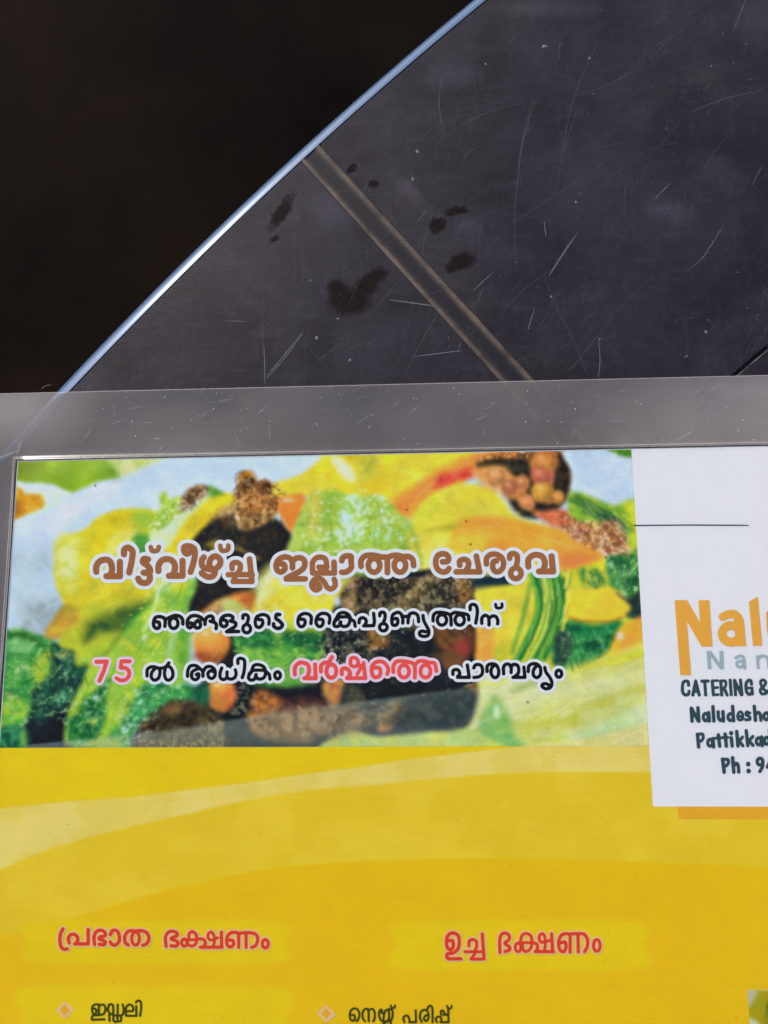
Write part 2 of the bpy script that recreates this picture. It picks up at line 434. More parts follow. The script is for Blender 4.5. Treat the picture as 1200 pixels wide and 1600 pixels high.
faint = [(S2('480,300 440,420 418,560 408,700 415,850'), 3), (S2('465,310 435,430 420,520'), 4), (S2('180,240 172,330 190,430'), 3), (S2('190,430 280,370 380,335 450,320'), 2),
         (S2('645,540 520,620 400,700 320,780'), 2), (S2('670,130 610,260 570,400 540,590'), 3), (S2('550,130 546,185'), 5), (S2('780,220 690,270 600,300'), 3),
         (S2('1190,280 1060,310 960,350'), 3), (S2('1130,0 1090,100'), 4), (S2('500,860 540,960 590,1060 640,1180'), 2), (S2('860,850 750,950 620,1110 580,1160'), 2),
         (S2('670,960 600,1030'), 2), (S2('820,930 822,1110', 0, 0), 2), (S2('940,750 948,880', 0, 0), 2), (S2('1075,1070 985,1130', 0, 0), 2),
         (S2('20,935 90,945 170,955'), 2.5), (S2('360,1000 400,940 470,880 560,820'), 2), (S2('240,520 260,480 290,460'), 3), (S2('100,700 130,660'), 3),
         (S2('935,990 950,1060 945,1110'), 2.5), (S2('900,1000 980,990'), 2), (S2('330,860 280,905'), 2.5), (S2('290,950 310,900'), 2.5), (S2('1180,520 1150,580'), 4),
         (S2('600,350 560,480'), 2), (S2('240,1070 232,1100'), 3), (S2('90,1115 240,1095'), 2), (S2('60,1180 110,1080 180,960'), 2)]
rs = random.Random(11)
def onpanel(x, y): return float(np.linalg.norm(U(x, y) - TC)) < TR - .0025 and (x - 60) * .86 + (y - 640) * 1. > 0 and 0 < y < 598
for k in range(800):
    x, y = rs.uniform(100, 1215), rs.uniform(-10, 596)
    L = rs.expovariate(1 / 24) + 5; a = math.radians(rs.choice([55, 58, 40, 75, 95, 20, 130, 48]) + rs.gauss(0, 10))
    bend = rs.gauss(0, .10)
    pts = [(x + L * t * math.cos(a + bend * t), y - L * t * math.sin(a + bend * t)) for t in np.linspace(0, 1, 5)]
    if all(onpanel(px - 14, py - 14) and py < 596 for px, py in pts): faint.append((pts, rs.uniform(.4, 1.3)))
faint_s = [(smooth(p, 4), w_) for p, w_ in faint]
sc1 = ribbon_set('scratches', [(smooth(p, 4), w_) for p, w_ in bright], M_SCR, .00003, None)
sc2 = ribbon_set('faint_scratches', faint_s, M_SCR2, .00002, None)
sc1['kind'] = sc2['kind'] = 'stuff'
to_table(sc1); to_table(sc2)
def specks(name, spots, mat, z, parent=None):
    V, Fc = [], []
    for x, y, r, e, a in spots:
        c = U(x, y); k0 = len(V); n = 7
        for i in range(n):
            t = 2 * math.pi * i / n; rr = r * .00016 * (1 + .3 * math.sin(3 * t + x))
            dx, dy = rr * math.cos(t), rr * e * math.sin(t)
            V.append((c[0] + dx * math.cos(a) - dy * math.sin(a), c[1] + dx * math.sin(a) + dy * math.cos(a), z))
        V.append((c[0], c[1], z + r * .00006)); Fc += [(k0 + i, k0 + (i + 1) % n, k0 + n) for i in range(n)]
    o = mesh_obj(name, V, Fc, mat, parent); o['kind'] = 'stuff'; return o
sp = [(851, 73, 7, .55, .1), (645, 280, 2.6, 1.8, .3), (652, 237, 3, 1.4, .5), (1073, 557, 4, .45, .4), (547, 563, 3.5, .7, 1), (1103, 519, 3, 1.3, .4), (921, 91, 3, 1, 0),
      (485, 438, 2, 1, 0), (528, 498, 3, .6, .3), (900, 316, 2, 1.5, 0), (937, 530, 2, 1, 0), (861, 464, 2.5, .8, 1), (759, 100, 2.2, 1, 0), (495, 528, 3, 1.5, .2)]
for k in range(330):
    x, y = rs.uniform(110, 1210), rs.uniform(0, 594)
    if onpanel(x - 14, y - 14): sp.append((x, y, rs.choice([.45, .5, .6, .7, .9, 1.3]), rs.uniform(.5, 1), rs.uniform(0, 3)))
to_table(specks('dust_specks', sp, M_DUST, .00004))

# ------------------------------------------------------------------ laminated menu card
menu = bpy.data.objects.new('laminated_menu', None)
menu['label'] = 'laminated yellow menu card printed with a vegetable dish photo and Malayalam lettering'; menu['category'] = 'menu card'
link(menu)
O = U(30, 722); EX = unit(U(985, 703) - O); EY = np.array([-EX[1], EX[0]])        # card axes on the table
menu.location = (O[0], O[1], .0)
def CARD(x, y): return O + EX * x + EY * y
def inv(o):
    o.parent = menu; o.matrix_parent_inverse = Matrix.Translation((-O[0], -O[1], 0)); return o
CW, CH = .42, .297
ZP = .0006
def slab(name, x0, y0, x1, y1, z0, z1, mat, parent=True):
    c = [CARD(x0, y0), CARD(x1, y0), CARD(x1, y1), CARD(x0, y1)]
    V = [(*p, z0) for p in c] + [(*p, z1) for p in c]
    o = mesh_obj(name, V, [(3, 2, 1, 0), (4, 5, 6, 7), (0, 1, 5, 4), (1, 2, 6, 5), (2, 3, 7, 6), (3, 0, 4, 7)], mat)
    return inv(o) if parent else o
E_ = .00030
slab('paper_sheet', -E_, -CH - E_, CW + E_, E_, .0001, ZP, M_EDGE)

# --- numpy painter for the printed pictures
def vnoise(X, Y, sc, seed, oct=4, pers=.55, ang=0., st=1.):
    r = np.random.RandomState(seed); c, s = math.cos(ang), math.sin(ang)
    x, y = (X * c + Y * s) / sc, (-X * s + Y * c) / sc * st
    tot = np.zeros_like(X); amp = 1.; na = 0.
    for o in range(oct):
        G = r.rand(64, 64)
        xi, yi = np.floor(x).astype(int), np.floor(y).astype(int); fx, fy = x - xi, y - yi
        fx = fx * fx * (3 - 2 * fx); fy = fy * fy * (3 - 2 * fy)
        g = lambda a, b: G[a % 64, b % 64]
        v = (g(xi, yi) * (1 - fx) + g(xi + 1, yi) * fx) * (1 - fy) + (g(xi, yi + 1) * (1 - fx) + g(xi + 1, yi + 1) * fx) * fy
        tot += v * amp; na += amp; amp *= pers; x = x * 2.03 + 7.1; y = y * 2.03 + 3.7
    return tot / na
def sstep(a, b, v): t = np.clip((v - a) / (b - a), 0, 1); return t * t * (3 - 2 * t)
def seg_dist(X, Y, a, b):
    dx, dy = b[0] - a[0], b[1] - a[1]; L = dx * dx + dy * dy + 1e-9
    t = np.clip(((X - a[0]) * dx + (Y - a[1]) * dy) / L, 0, 1)
    return np.hypot(X - a[0] - t * dx, Y - a[1] - t * dy)
def poly_sdf(X, Y, P):
    d = np.full(X.shape, 1e9); ins = np.zeros(X.shape, bool); n = len(P)
    for i in range(n):
        a, b_ = P[i], P[(i + 1) % n]
        d = np.minimum(d, seg_dist(X, Y, a, b_))
        if a[1] != b_[1]:
            c = ((a[1] > Y) != (b_[1] > Y)) & (X < (b_[0] - a[0]) * (Y - a[1]) / (b_[1] - a[1]) + a[0]); ins ^= c
    return np.where(ins, -d, d)

class Canvas:
    def __init__(s, x0, y0, x1, y1, step, base, warp=2.5):
        s.xs = np.arange(x0, x1 + 1e-6, step); s.ys = np.arange(y0, y1 + 1e-6, step)
        s.X, s.Y = np.meshgrid(s.xs, s.ys)
        s.WX = s.X + (vnoise(s.X, s.Y, 14, 91) - .5) * warp * 4; s.WY = s.Y + (vnoise(s.X, s.Y, 14, 92) - .5) * warp * 4
        s.C = np.empty(s.X.shape + (3,)); s.C[:] = base
    def _box(s, P, pad):
        P = np.array(P); j0, j1 = np.searchsorted(s.xs, [P[:, 0].min() - pad, P[:, 0].max() + pad])
        i0, i1 = np.searchsorted(s.ys, [P[:, 1].min() - pad, P[:, 1].max() + pad]); return slice(i0, i1), slice(j0, j1)
    def poly(s, pts, c1, c2=None, sc=12, soft=3, a=1., ang=0., st=1., con=(.35, .65), seed=1, sharp=False, sh=0., shd=(0, 1), c3=None, es=None):
        if es is None: es = getattr(s, 'es', 0.) if a >= 1 else 0.
        soft = soft * getattr(s, 'sf', 1.)
        if isinstance(pts, str): pts = [tuple(map(float, q.split(','))) for q in pts.split()]
        P = pts if sharp else smooth(pts, 4, True)
        b = s._box(P, soft * 2 + 16)
        if b[0].start >= b[0].stop or b[1].start >= b[1].stop: return
        X, Y = (s.X[b], s.Y[b]) if sharp else (s.WX[b], s.WY[b])
        d = poly_sdf(X, Y, P); m = sstep(soft, -soft, d) * a
        col = np.empty(X.shape + (3,)); col[:] = c1
        if c2 is not None:
            n = sstep(con[0], con[1], vnoise(s.X[b], s.Y[b], sc, seed, ang=ang, st=st))[..., None]
            col = col * (1 - n) + np.array(c2, float) * n
        if c3 is not None:
            n = sstep(.58, .72, vnoise(s.X[b], s.Y[b], sc * .5, seed + 40, ang=ang, st=st))[..., None]
            col = col * (1 - n) + np.array(c3, float) * n
        if sh:
            r = max(np.ptp(np.array(P)[:, 0]), np.ptp(np.array(P)[:, 1])); cx, cy = np.mean(P, axis=0)
            g = ((X - cx) * shd[0] + (Y - cy) * shd[1]) / r * 2
            col = col * (1 - sh * g)[..., None]
        if es:
            col = col * (1 - es * np.exp(np.minimum(d, 0) / 4.5) + es * .35 * sstep(-6, -22, d))[..., None]
        s.C[b] = s.C[b] * (1 - m[..., None]) + np.clip(col, 0, 255) * m[..., None]
    def ell(s, cx, cy, rx, ry, c1, c2=None, rot=0, **k):
        t = np.linspace(0, 2 * math.pi, 14, endpoint=False); r = math.radians(rot)
        s.poly([(cx + rx * math.cos(u) * math.cos(r) - ry * math.sin(u) * math.sin(r), cy + rx * math.cos(u) * math.sin(r) + ry * math.sin(u) * math.cos(r)) for u in t], c1, c2, **k)
    def line(s, pts, wd, c, soft=2, a=1.):
        if isinstance(pts, str): pts = [tuple(map(float, q.split(','))) for q in pts.split()]
        P = smooth(pts, 5); b = s._box(P, wd + soft * 2 + 12); X, Y = s.WX[b], s.WY[b]
        d = np.full(X.shape, 1e9)
        for i in range(len(P) - 1): d = np.minimum(d, seg_dist(X, Y, P[i], P[i + 1]))
        m = (sstep(wd / 2 + soft, wd / 2 - soft, d) * a)[..., None]
        s.C[b] = s.C[b] * (1 - m) + np.array(c, float) * m
    def specks(s, pts, c, thr=.72, sc=4, a=.8, seed=5, ang=0., st=1., soft=6):
        if isinstance(pts, str): pts = [tuple(map(float, q.split(','))) for q in pts.split()]
        P = smooth(pts, 4, True); b = s._box(P, soft); X, Y = s.WX[b], s.WY[b]
        m = sstep(soft, -soft, poly_sdf(X, Y, P)) * sstep(thr, thr + .1, vnoise(s.X[b], s.Y[b], sc, seed, 2, ang=ang, st=st)) * a
        s.C[b] = s.C[b] * (1 - m[..., None]) + np.array(c, float) * m[..., None]
    def build(s, name, z, mask_poly=None):
        Pw = U(s.X, s.Y).reshape(-1, 2); co = np.c_[Pw, np.full(len(Pw), z)]
        h, w_ = s.X.shape; i = np.arange(h - 1)[:, None] * w_ + np.arange(w_ - 1)[None]
        q = np.stack([i, i + w_, i + w_ + 1, i + 1], -1).reshape(-1, 4)
        keep = s.keep[:-1, :-1].ravel() if hasattr(s, 'keep') else slice(None)
        return inv(fast_mesh(name, co, q[keep], M_PRINT, None, ink(s.C).reshape(-1, 3)))
# card-aligned canvas: rows and columns follow the card's own edges, expressed in photo px for painting
def PX(q):
    """metres on the table -> px of the photograph"""
    v = q[..., 0, None] * AX + q[..., 1, None] * AY - HC * N
    return v[..., 0] / v[..., 2] * F + CX, v[..., 1] / v[..., 2] * F + CY
class CardCanvas(Canvas):
    def __init__(s, cx0, cy0, cx1, cy1, step, base, warp=2.5):
        xs = np.linspace(cx0, cx1, int(abs(cx1 - cx0) / step) + 1); ys = np.linspace(cy0, cy1, int(abs(cy1 - cy0) / step) + 1)
        A_, B_ = np.meshgrid(xs, ys); s.Q = O + A_[..., None] * EX + B_[..., None] * EY
        s.X, s.Y = PX(s.Q)
        s.WX = s.X + (vnoise(s.X, s.Y, 14, 91) - .5) * warp * 4; s.WY = s.Y + (vnoise(s.X, s.Y, 14, 92) - .5) * warp * 4
        s.C = np.empty(s.X.shape + (3,)); s.C[:] = base
    def _box(s, P, pad):
        P = np.array(P); m = (s.X > P[:, 0].min() - pad) & (s.X < P[:, 0].max() + pad) & (s.Y > P[:, 1].min() - pad) & (s.Y < P[:, 1].max() + pad)
        r = np.where(m.any(1))[0]; c = np.where(m.any(0))[0]
        if len(r) == 0 or len(c) == 0: return slice(0, 0), slice(0, 0)
        return slice(r[0], r[-1] + 1), slice(c[0], c[-1] + 1)
    def build(s, name, z):
        co = np.c_[s.Q.reshape(-1, 2), np.full(s.X.size, z)]
        h, w_ = s.X.shape; i = np.arange(h - 1)[:, None] * w_ + np.arange(w_ - 1)[None]
        q = np.stack([i, i + w_, i + w_ + 1, i + 1], -1).reshape(-1, 4)
        return inv(fast_mesh(name, co, q, M_PRINT, None, ink(s.C).reshape(-1, 3)))
def cardxy(x, y): q = U(x, y) - O; return float(q @ EX), float(q @ EY)
PHX = (cardxy(985, 703)[0] + cardxy(1014, 1165)[0]) / 2      # right side of the printed photo
PHY = (cardxy(0, 1168)[1] + cardxy(1014, 1165)[1]) / 2        # its bottom
print('photo', PHX, PHY)

# --- the printed photograph of a vegetable dish
V_ = CardCanvas(0, 0, PHX, PHY, .00026, (186, 208, 220), warp=.7)
V_.es = .0; V_.sf = 1.7; p = V_.poly; e = V_.ell; l = V_.line; sk = V_.specks
# plate
p('-20,790 150,740 330,715 480,716 480,800 250,860 100,960 -20,1000', (190, 211, 226), (200, 216, 234), sc=60, soft=20)
p('-20,860 70,850 100,900 110,960 80,1000 -20,1010', (172, 194, 200), (184, 205, 214), sc=40, soft=18)
p('30,960 70,930 110,940 105,990 40,1000', (150, 170, 172), (176, 194, 198), sc=30, soft=8)
e(100, 800, 26, 12, (214, 220, 240), soft=12, rot=-25); e(160, 765, 30, 9, (208, 216, 236), soft=10, rot=-25)
l('98,966 108,945 122,932', 3, (205, 218, 214), soft=2); l('62,1000 72,988', 3, (205, 218, 214), soft=2)
l('60,965 85,945 100,935', 1.5, (196, 206, 206), soft=1.5, a=.7)
# top left greens, pale rim, orange piece
p('20,715 170,715 190,730 184,745 150,755 112,771 90,760 60,755 20,756', (158, 186, 62), (142, 178, 46), sc=30, soft=3)
p('20,715 60,715 60,738 20,745', (110, 130, 50), soft=12, a=.6); p('165,722 190,735 182,748 160,740', (118, 168, 50), soft=8, a=.8)
p('172,714 262,713 226,730 192,744 180,730', (206, 214, 150), (190, 206, 120), sc=20, soft=4)
p('20,755 50,757 85,762 112,771 90,790 72,800 20,808', (204, 224, 206), soft=3)
p('18,762 36,766 40,772 62,772 71,784 66,795 45,803 18,812', (218, 168, 54), (196, 146, 40), sc=12, soft=3)
p('18,785 32,782 34,800 18,806', (150, 104, 30), soft=5, a=.7)
# yellow capsicum, left
p('90,850 110,838 138,824 150,812 180,798 210,796 246,800 262,822 268,850 286,880 300,920 290,950 240,970 180,978 130,975 108,955 96,930 88,900 90,872', (216, 204, 46), (226, 204, 54), sc=30, soft=3, ang=.7, c3=(200, 196, 60))
p('92,842 112,836 128,850 130,900 112,930 94,920 88,880', (216, 212, 96), (204, 204, 70), sc=16, soft=7, st=.4, ang=1.4)
p('206,798 246,801 262,822 255,850 240,868 222,862 205,830', (160, 188, 62), (176, 192, 56), sc=18, soft=6)
p('210,836 236,842 238,862 218,864', (86, 152, 62), soft=4)
p('176,835 206,828 210,845 190,862 165,862', (226, 220, 140), (216, 206, 70), sc=12, soft=5, a=.8)
sk('100,845 150,845 150,900 105,925', (226, 226, 160), .66, 9, .7, 7, ang=1.2, st=.4)
p('190,925 235,945 200,962 165,968 150,960', (150, 160, 40), soft=8, a=.6)
p('170,930 260,915 250,960 200,975 165,972', (206, 196, 40), soft=8, a=.6)
# lime leaf with white specks
p('250,775 258,768 266,780 284,776 292,800 282,822 255,846 238,838 240,808 252,795', (172, 196, 70), (150, 186, 60), sc=12, soft=3, c3=(205, 220, 150))
sk('240,790 290,785 285,825 240,850', (226, 234, 206), .64, 5, .9, 9)
p('236,838 262,822 290,800 318,782 322,790 295,815 262,850 240,868', (198, 226, 200), (206, 222, 150), sc=10, soft=3)
# stalk, yellow at top, going down to the lower left
p('318,782 345,772 372,780 362,800 330,835 308,862 300,900 285,960 250,1030 215,1090 190,1175 96,1175 108,1120 132,1075 165,1035 205,985 228,945 244,905 256,868 285,825', (208, 200, 50), (176, 196, 60), sc=40, soft=3, ang=-1, st=.5, c3=(220, 204, 60))
p('345,772 372,780 352,808 325,835 300,855 280,855 300,825 326,800', (224, 196, 40), (214, 190, 36), sc=12, soft=4)
p('262,868 280,862 275,905 255,960 240,975 244,930', (202, 222, 170), (206, 214, 110), sc=10, soft=4)
p('240,930 285,925 280,960 240,1050 215,1100 195,1175 160,1175 190,1090 215,1020', (146, 190, 64), (120, 176, 70), sc=24, soft=8, ang=-1, st=.5)
p('286,930 310,900 320,930 300,1000 296,1050 280,1090 262,1100 255,1070 270,1000', (142, 190, 70), (110, 168, 60), sc=18, soft=5)
p('130,1080 160,1072 175,1085 160,1110 150,1175 110,1175 112,1120', (64, 142, 62), (30, 96, 48), sc=9, soft=5, c3=(150, 190, 90))
p('196,1110 230,1085 262,1075 300,1075 290,1095 240,1110 215,1140 200,1175 178,1175', (70, 154, 76), (36, 110, 56), sc=10, soft=5, c3=(140, 190, 110))
p('160,1056 185,1050 180,1078 150,1092 140,1080', (52, 120, 48), soft=5)
p('180,1075 215,1060 205,1110 190,1175 160,1175 165,1120', (150, 188, 66), (132, 178, 60), sc=14, soft=6)
sk('110,1060 300,1055 280,1140 120,1165', (210, 226, 200), .74, 4, .85, 12, ang=-1, st=.5)
e(257, 1018, 3, 8, (206, 226, 220), soft=2); e(216, 1012, 2.5, 5, (206, 222, 190), soft=2); e(228, 995, 3, 6, (200, 216, 160), soft=2)
# spice crust and dark aubergine top left centre
p('300,846 318,826 340,812 362,806 400,806 432,812 452,828 458,842 448,866 432,888 414,905 400,935 370,960 330,990 305,985 296,950 310,905', (38, 38, 34), (28, 30, 30), sc=8, soft=3, c3=(58, 50, 36))
p('332,815 352,800 390,800 400,815 360,822', (92, 72, 44), (40, 36, 30), sc=6, soft=4)
p('372,745 382,738 396,738 404,752 416,750 430,758 444,768 436,782 436,800 424,812 404,824 380,828 368,812 364,796 370,775', (178, 128, 62), (126, 82, 38), sc=7, soft=3, c3=(214, 176, 110))
e(388, 754, 9, 8, (50, 36, 26), soft=4); e(417, 760, 6, 5, (64, 42, 24), soft=3); e(386, 740, 5, 3, (206, 140, 30), soft=3)
sk('365,780 440,780 430,822 368,826', (226, 196, 140), .68, 3.5, .8, 3); sk('330,790 440,790 420,850 340,840', (70, 52, 32), .62, 4, .8, 31)
e(412, 784, 12, 6, (206, 146, 70), soft=4, rot=-20); e(392, 800, 10, 5, (196, 150, 84), soft=4)
p('282,800 286,778 296,764 312,757 326,762 322,776 306,786 292,802', (166, 132, 84), (120, 86, 50), sc=5, soft=2.5, c3=(206, 190, 150))
p('326,760 340,764 352,775 330,776', (120, 172, 60), (100, 150, 60), sc=6, soft=3)
sk('300,845 420,845 360,880 310,890', (190, 150, 50), .78, 4, .5, 8)
p('318,856 330,846 348,850 345,860 325,862', (160, 130, 40), (60, 54, 30), sc=5, soft=4)
p('278,830 300,820 312,828 300,845 285,850', (216, 200, 60), soft=4, a=.7)
# yellow/orange top centre
p('428,758 470,742 500,718 520,708 730,700 720,760 650,805 600,800 540,785 475,776 438,782', (226, 204, 50), (214, 202, 62), sc=30, soft=3, c3=(230, 208, 70), ang=.4)
p('518,712 534,712 556,748 540,750 524,730', (218, 222, 160), (224, 214, 90), sc=10, soft=4); l('455,738 478,728 492,716', 5, (206, 218, 214), soft=3, a=.8)
p('560,715 590,712 588,740 565,738', (196, 196, 70), soft=6, a=.6)
p('430,780 450,774 474,773 478,790 468,810 457,832 445,818 436,800', (238, 152, 54), (230, 136, 54), sc=16, soft=3); e(450, 782, 9, 2.5, (244, 200, 150), soft=2.5)
p('604,790 625,770 668,746 700,726 740,708 800,700 800,722 740,740 716,762 680,780 650,806 632,808', (240, 168, 56), (236, 148, 62), sc=24, soft=5, ang=-.6, st=.5)
p('612,792 650,770 690,760 668,790 640,810', (238, 130, 62), soft=6, a=.8)
p('678,765 688,745 712,735 736,730 744,744 716,752 690,764', (212, 74, 56), (224, 96, 70), sc=12, soft=4)
# light green cabbage piece
p('470,800 486,776 500,768 545,772 600,778 622,798 640,830 654,866 652,900 640,925 560,915 480,905 440,884 452,850', (158, 190, 70), (178, 200, 86), sc=16, soft=3.5, ang=1.2, st=.5, c3=(138, 180, 60))
p('488,770 515,760 530,790 510,810 485,800', (206, 206, 70), soft=8, a=.8)
p('536,780 556,790 560,830 548,845 528,840 538,815', (190, 216, 160), (160, 196, 90), sc=6, soft=6)
sk('500,770 600,775 640,830 640,880 480,885', (200, 226, 200), .70, 4.5, .85, 15, ang=1.3, st=.5)
sk('520,780 570,780 565,845 525,845', (206, 232, 226), .58, 4, .9, 22, ang=1.3, st=.5)
p('450,880 500,880 560,905 520,925 470,915', (170, 190, 90), soft=8)
# yellow dome and orange pepper, right
p('640,850 642,820 655,792 676,772 704,758 738,757 768,764 788,785 806,806 840,818 880,832 900,850 870,900 760,915 690,915 655,890', (222, 206, 62), (216, 204, 70), sc=40, soft=3.5)
p('640,800 676,772 690,800 660,830 642,835', (196, 200, 60), soft=10, a=.6)
p('664,830 690,824 722,816 716,826 690,832', (180, 178, 60), soft=4, a=.8)
p('650,845 700,840 715,870 690,900 655,895', (224, 210, 80), (232, 216, 110), sc=16, soft=6)
p('715,818 750,808 800,812 850,822 905,838 935,860 945,874 936,888 905,896 880,892 868,866 800,868 720,862 702,848', (238, 168, 58), (234, 160, 62), sc=30, soft=4, sh=.06, shd=(0, 1))
p('868,870 900,862 942,872 936,888 905,896 880,893', (236, 136, 70), soft=8, a=.9)
p('700,850 730,832 760,840 740,862', (228, 196, 62), soft=9, a=.8)
l('880,893 905,896 930,890', 2, (120, 50, 30), soft=2, a=.8)
# crust and dark gaps, top right
p('738,718 760,710 800,706 850,704 880,706 892,722 890,760 884,782 866,796 840,806 812,806 794,784 776,756 752,742', (178, 118, 58), (112, 76, 42), sc=8, soft=3.5, c3=(212, 160, 90))
p('745,728 768,718 790,718 800,726 772,732', (56, 46, 30), soft=3); p('784,724 812,716 828,728 832,748 812,748 794,738', (44, 40, 32), soft=3, c2=(70, 60, 40), sc=5)
p('866,716 884,718 890,745 884,780 868,792 864,760', (46, 42, 34), (70, 56, 36), sc=5, soft=3); p('832,782 850,788 872,790 868,800 846,802 834,794', (48, 42, 36), soft=3)
p('795,778 806,782 826,798 840,810 820,808 804,795', (50, 52, 36), soft=3); p('826,752 836,760 834,776 826,772', (60, 46, 34), soft=3)
e(850, 722, 20, 17, (214, 138, 70), (196, 120, 66), sc=10, soft=5); e(848, 742, 17, 12, (206, 112, 86), soft=5); e(846, 768, 15, 16, (226, 166, 72), (206, 140, 60), sc=8, soft=4)
e(872, 777, 7, 10, (216, 150, 74), soft=3); e(816, 755, 9, 12, (206, 132, 78), soft=4); e(800, 765, 14, 14, (200, 128, 90), (216, 160, 80), sc=8, soft=5); e(822, 785, 12, 9, (224, 146, 90), soft=4)
p('738,735 780,730 800,745 790,768 765,765 745,750', (222, 166, 90), (216, 150, 80), sc=10, soft=6)
p('836,802 880,796 905,815 915,830 870,826 845,812', (218, 130, 80), (200, 110, 70), sc=10, soft=4)
# plate and leaves, far right
p('886,700 1000,695 1000,792 960,788 925,778 900,770 893,740', (186, 206, 220), (196, 214, 228), sc=30, soft=3)
p('945,700 985,700 985,716 962,710', (128, 176, 60), (90, 140, 50), sc=10, soft=3)
p('888,772 905,770 930,780 960,790 1000,786 1000,900 975,905 960,870 935,840 905,822 888,800', (170, 192, 60), (120, 164, 56), sc=14, soft=3.5, ang=.5, st=2)
for q in ('892,782 920,796 950,815 975,835', '900,778 935,795 965,815 990,830', '912,800 940,812 960,835'): l(q, 7, (64, 116, 62), soft=4, a=.85)
p('935,800 965,812 975,832 950,826', (52, 88, 62), soft=5)
p('975,790 1000,788 1000,850 985,830', (206, 206, 60), soft=6, a=.8)
p('880,822 905,815 930,822 945,814 965,818 972,838 985,862 960,868 938,862 912,850 890,838', (196, 144, 82), (160, 104, 60), sc=7, soft=3.5, c3=(220, 186, 140))
e(905, 832, 10, 6, (150, 80, 60), soft=4); sk('940,840 980,840 980,866 945,866', (226, 206, 190), .6, 4, .9, 44)
# right-hand greens and yellows under the first line
p('735,905 800,895 880,892 960,870 1010,880 1012,960 940,1050 860,1060 740,1050 730,960', (206, 200, 54), (196, 198, 60), sc=30, soft=4)
p('735,905 790,898 812,905 800,912 770,918 735,928', (44, 66, 60), (38, 56, 56), sc=8, soft=3)
p('736,925 800,916 832,905 828,960 800,1000 760,1010 738,985', (222, 202, 62), (212, 200, 64), sc=26, soft=4)
p('742,985 765,970 772,1000 760,1045 705,1045 720,1010', (238, 170, 72), (232, 156, 62), sc=20, soft=5)
for q, w_ in (('838,905 842,940 832,980 812,1028', 9), ('856,900 858,950 846,1000 830,1030', 8), ('872,900 876,940 870,985 850,1030', 7), ('828,912 818,960 800,1020', 5)): l(q, w_, (86, 158, 66), soft=4, a=.9)
for q in ('840,902 838,925', '846,905 848,930', '880,905 880,935', '862,940 858,975', '825,995 812,1028'): l(q, 5, (50, 110, 56), soft=3, a=.9)
for q in ('848,900 850,945 838,990', '865,905 867,950 858,995', '888,905 890,925'): l(q, 3.5, (206, 212, 110), soft=3, a=.8)
p('905,890 935,890 945,918 915,925', (80, 140, 66), (170, 180, 60), sc=7, soft=4)
p('948,872 985,864 1010,870 1010,930 975,935 952,915', (88, 150, 74), (44, 100, 58), sc=9, soft=3.5, ang=.6, st=.5, c3=(150, 196, 130))
p('868,990 888,970 930,976 968,970 966,990 950,1015 925,1038 895,1052 868,1045 860,1015', (44, 134, 70), (26, 88, 54), sc=14, soft=4, ang=1.4, st=.4, c3=(90, 164, 86))
p('866,998 882,985 895,1000 888,1030 870,1040', (40, 70, 58), (60, 84, 64), sc=6, soft=4); sk('866,985 890,985 890,1030 868,1035', (150, 170, 120), .7, 3, .7, 19)
p('884,928 900,922 958,920 976,934 984,948 974,964 950,970 905,968 882,962 880,945', (232, 196, 54), (222, 190, 58), sc=20, soft=2.5); l('884,962 905,969 950,971 974,964', 2, (140, 90, 30), soft=1.5, a=.8)
p('962,926 985,935 1010,912 1010,966 984,966 978,960 985,948', (66, 86, 70), (44, 64, 56), sc=8, soft=3)
p('956,1030 962,988 985,972 1012,962 1012,1018 985,1028', (234, 156, 62), (230, 170, 56), sc=20, soft=4); e(968, 994, 5, 5, (206, 206, 190), soft=3)
# lower right pale yellow greens
p('735,1060 800,1056 860,1048 925,1038 960,1026 1025,1012 1030,1180 700,1180 690,1150 735,1105', (208, 212, 120), (196, 204, 84), sc=50, soft=6, ang=-.35, st=2.5, c3=(214, 218, 150))
p('900,1040 1025,1008 1025,1050 940,1075 850,1110 880,1070', (206, 206, 60), (200, 200, 80), sc=26, soft=8, ang=-.35, st=2)
p('830,1120 900,1105 1000,1060 1025,1090 940,1140 860,1165 820,1160', (196, 196, 60), (204, 208, 110), sc=30, soft=10, ang=-.35, st=2)
p('760,1075 860,1065 1000,1040 1020,1060 880,1100 800,1120 760,1105', (220, 222, 160), soft=12, a=.8)
p('900,1145 1025,1095 1030,1175 880,1180', (206, 220, 160), (190, 212, 140), sc=18, soft=8)
p('742,1160 752,1120 766,1092 776,1088 792,1112 806,1150 822,1175 745,1175', (128, 188, 84), (112, 176, 80), sc=20, soft=5); e(776, 1112, 4, 10, (214, 236, 214), soft=2.5)
l('800,1080 830,1068 845,1062', 7, (150, 178, 90), soft=6, a=.7)
# dark aubergines and crusts in the middle
p('360,985 395,960 500,970 520,930 545,915 600,905 650,892 705,890 735,905 742,960 742,1030 745,1080 738,1120 712,1145 640,1155 520,1170 360,1175 215,1175 225,1125 255,1100 300,1080 340,1040', (30, 36, 38), (22, 30, 34), sc=10, soft=3, c3=(44, 44, 40))
p('380,965 395,940 420,910 450,885 490,890 545,912 530,935 505,975 470,982 420,988 385,985', (224, 206, 56), (214, 204, 70), sc=24, soft=4, c3=(226, 216, 120))
p('395,915 425,880 445,895 420,935 398,945', (214, 222, 160), (210, 210, 100), sc=12, soft=6, a=.9)
p('310,965 335,942 378,925 400,930 385,960 350,960', (212, 136, 60), (190, 110, 50), sc=12, soft=4); p('318,965 330,948 350,938 362,950 350,962', (206, 166, 90), (150, 130, 90), sc=6, soft=4)
p('345,940 362,935 385,950 392,965 360,962', (170, 196, 90), (190, 180, 110), sc=6, soft=4)
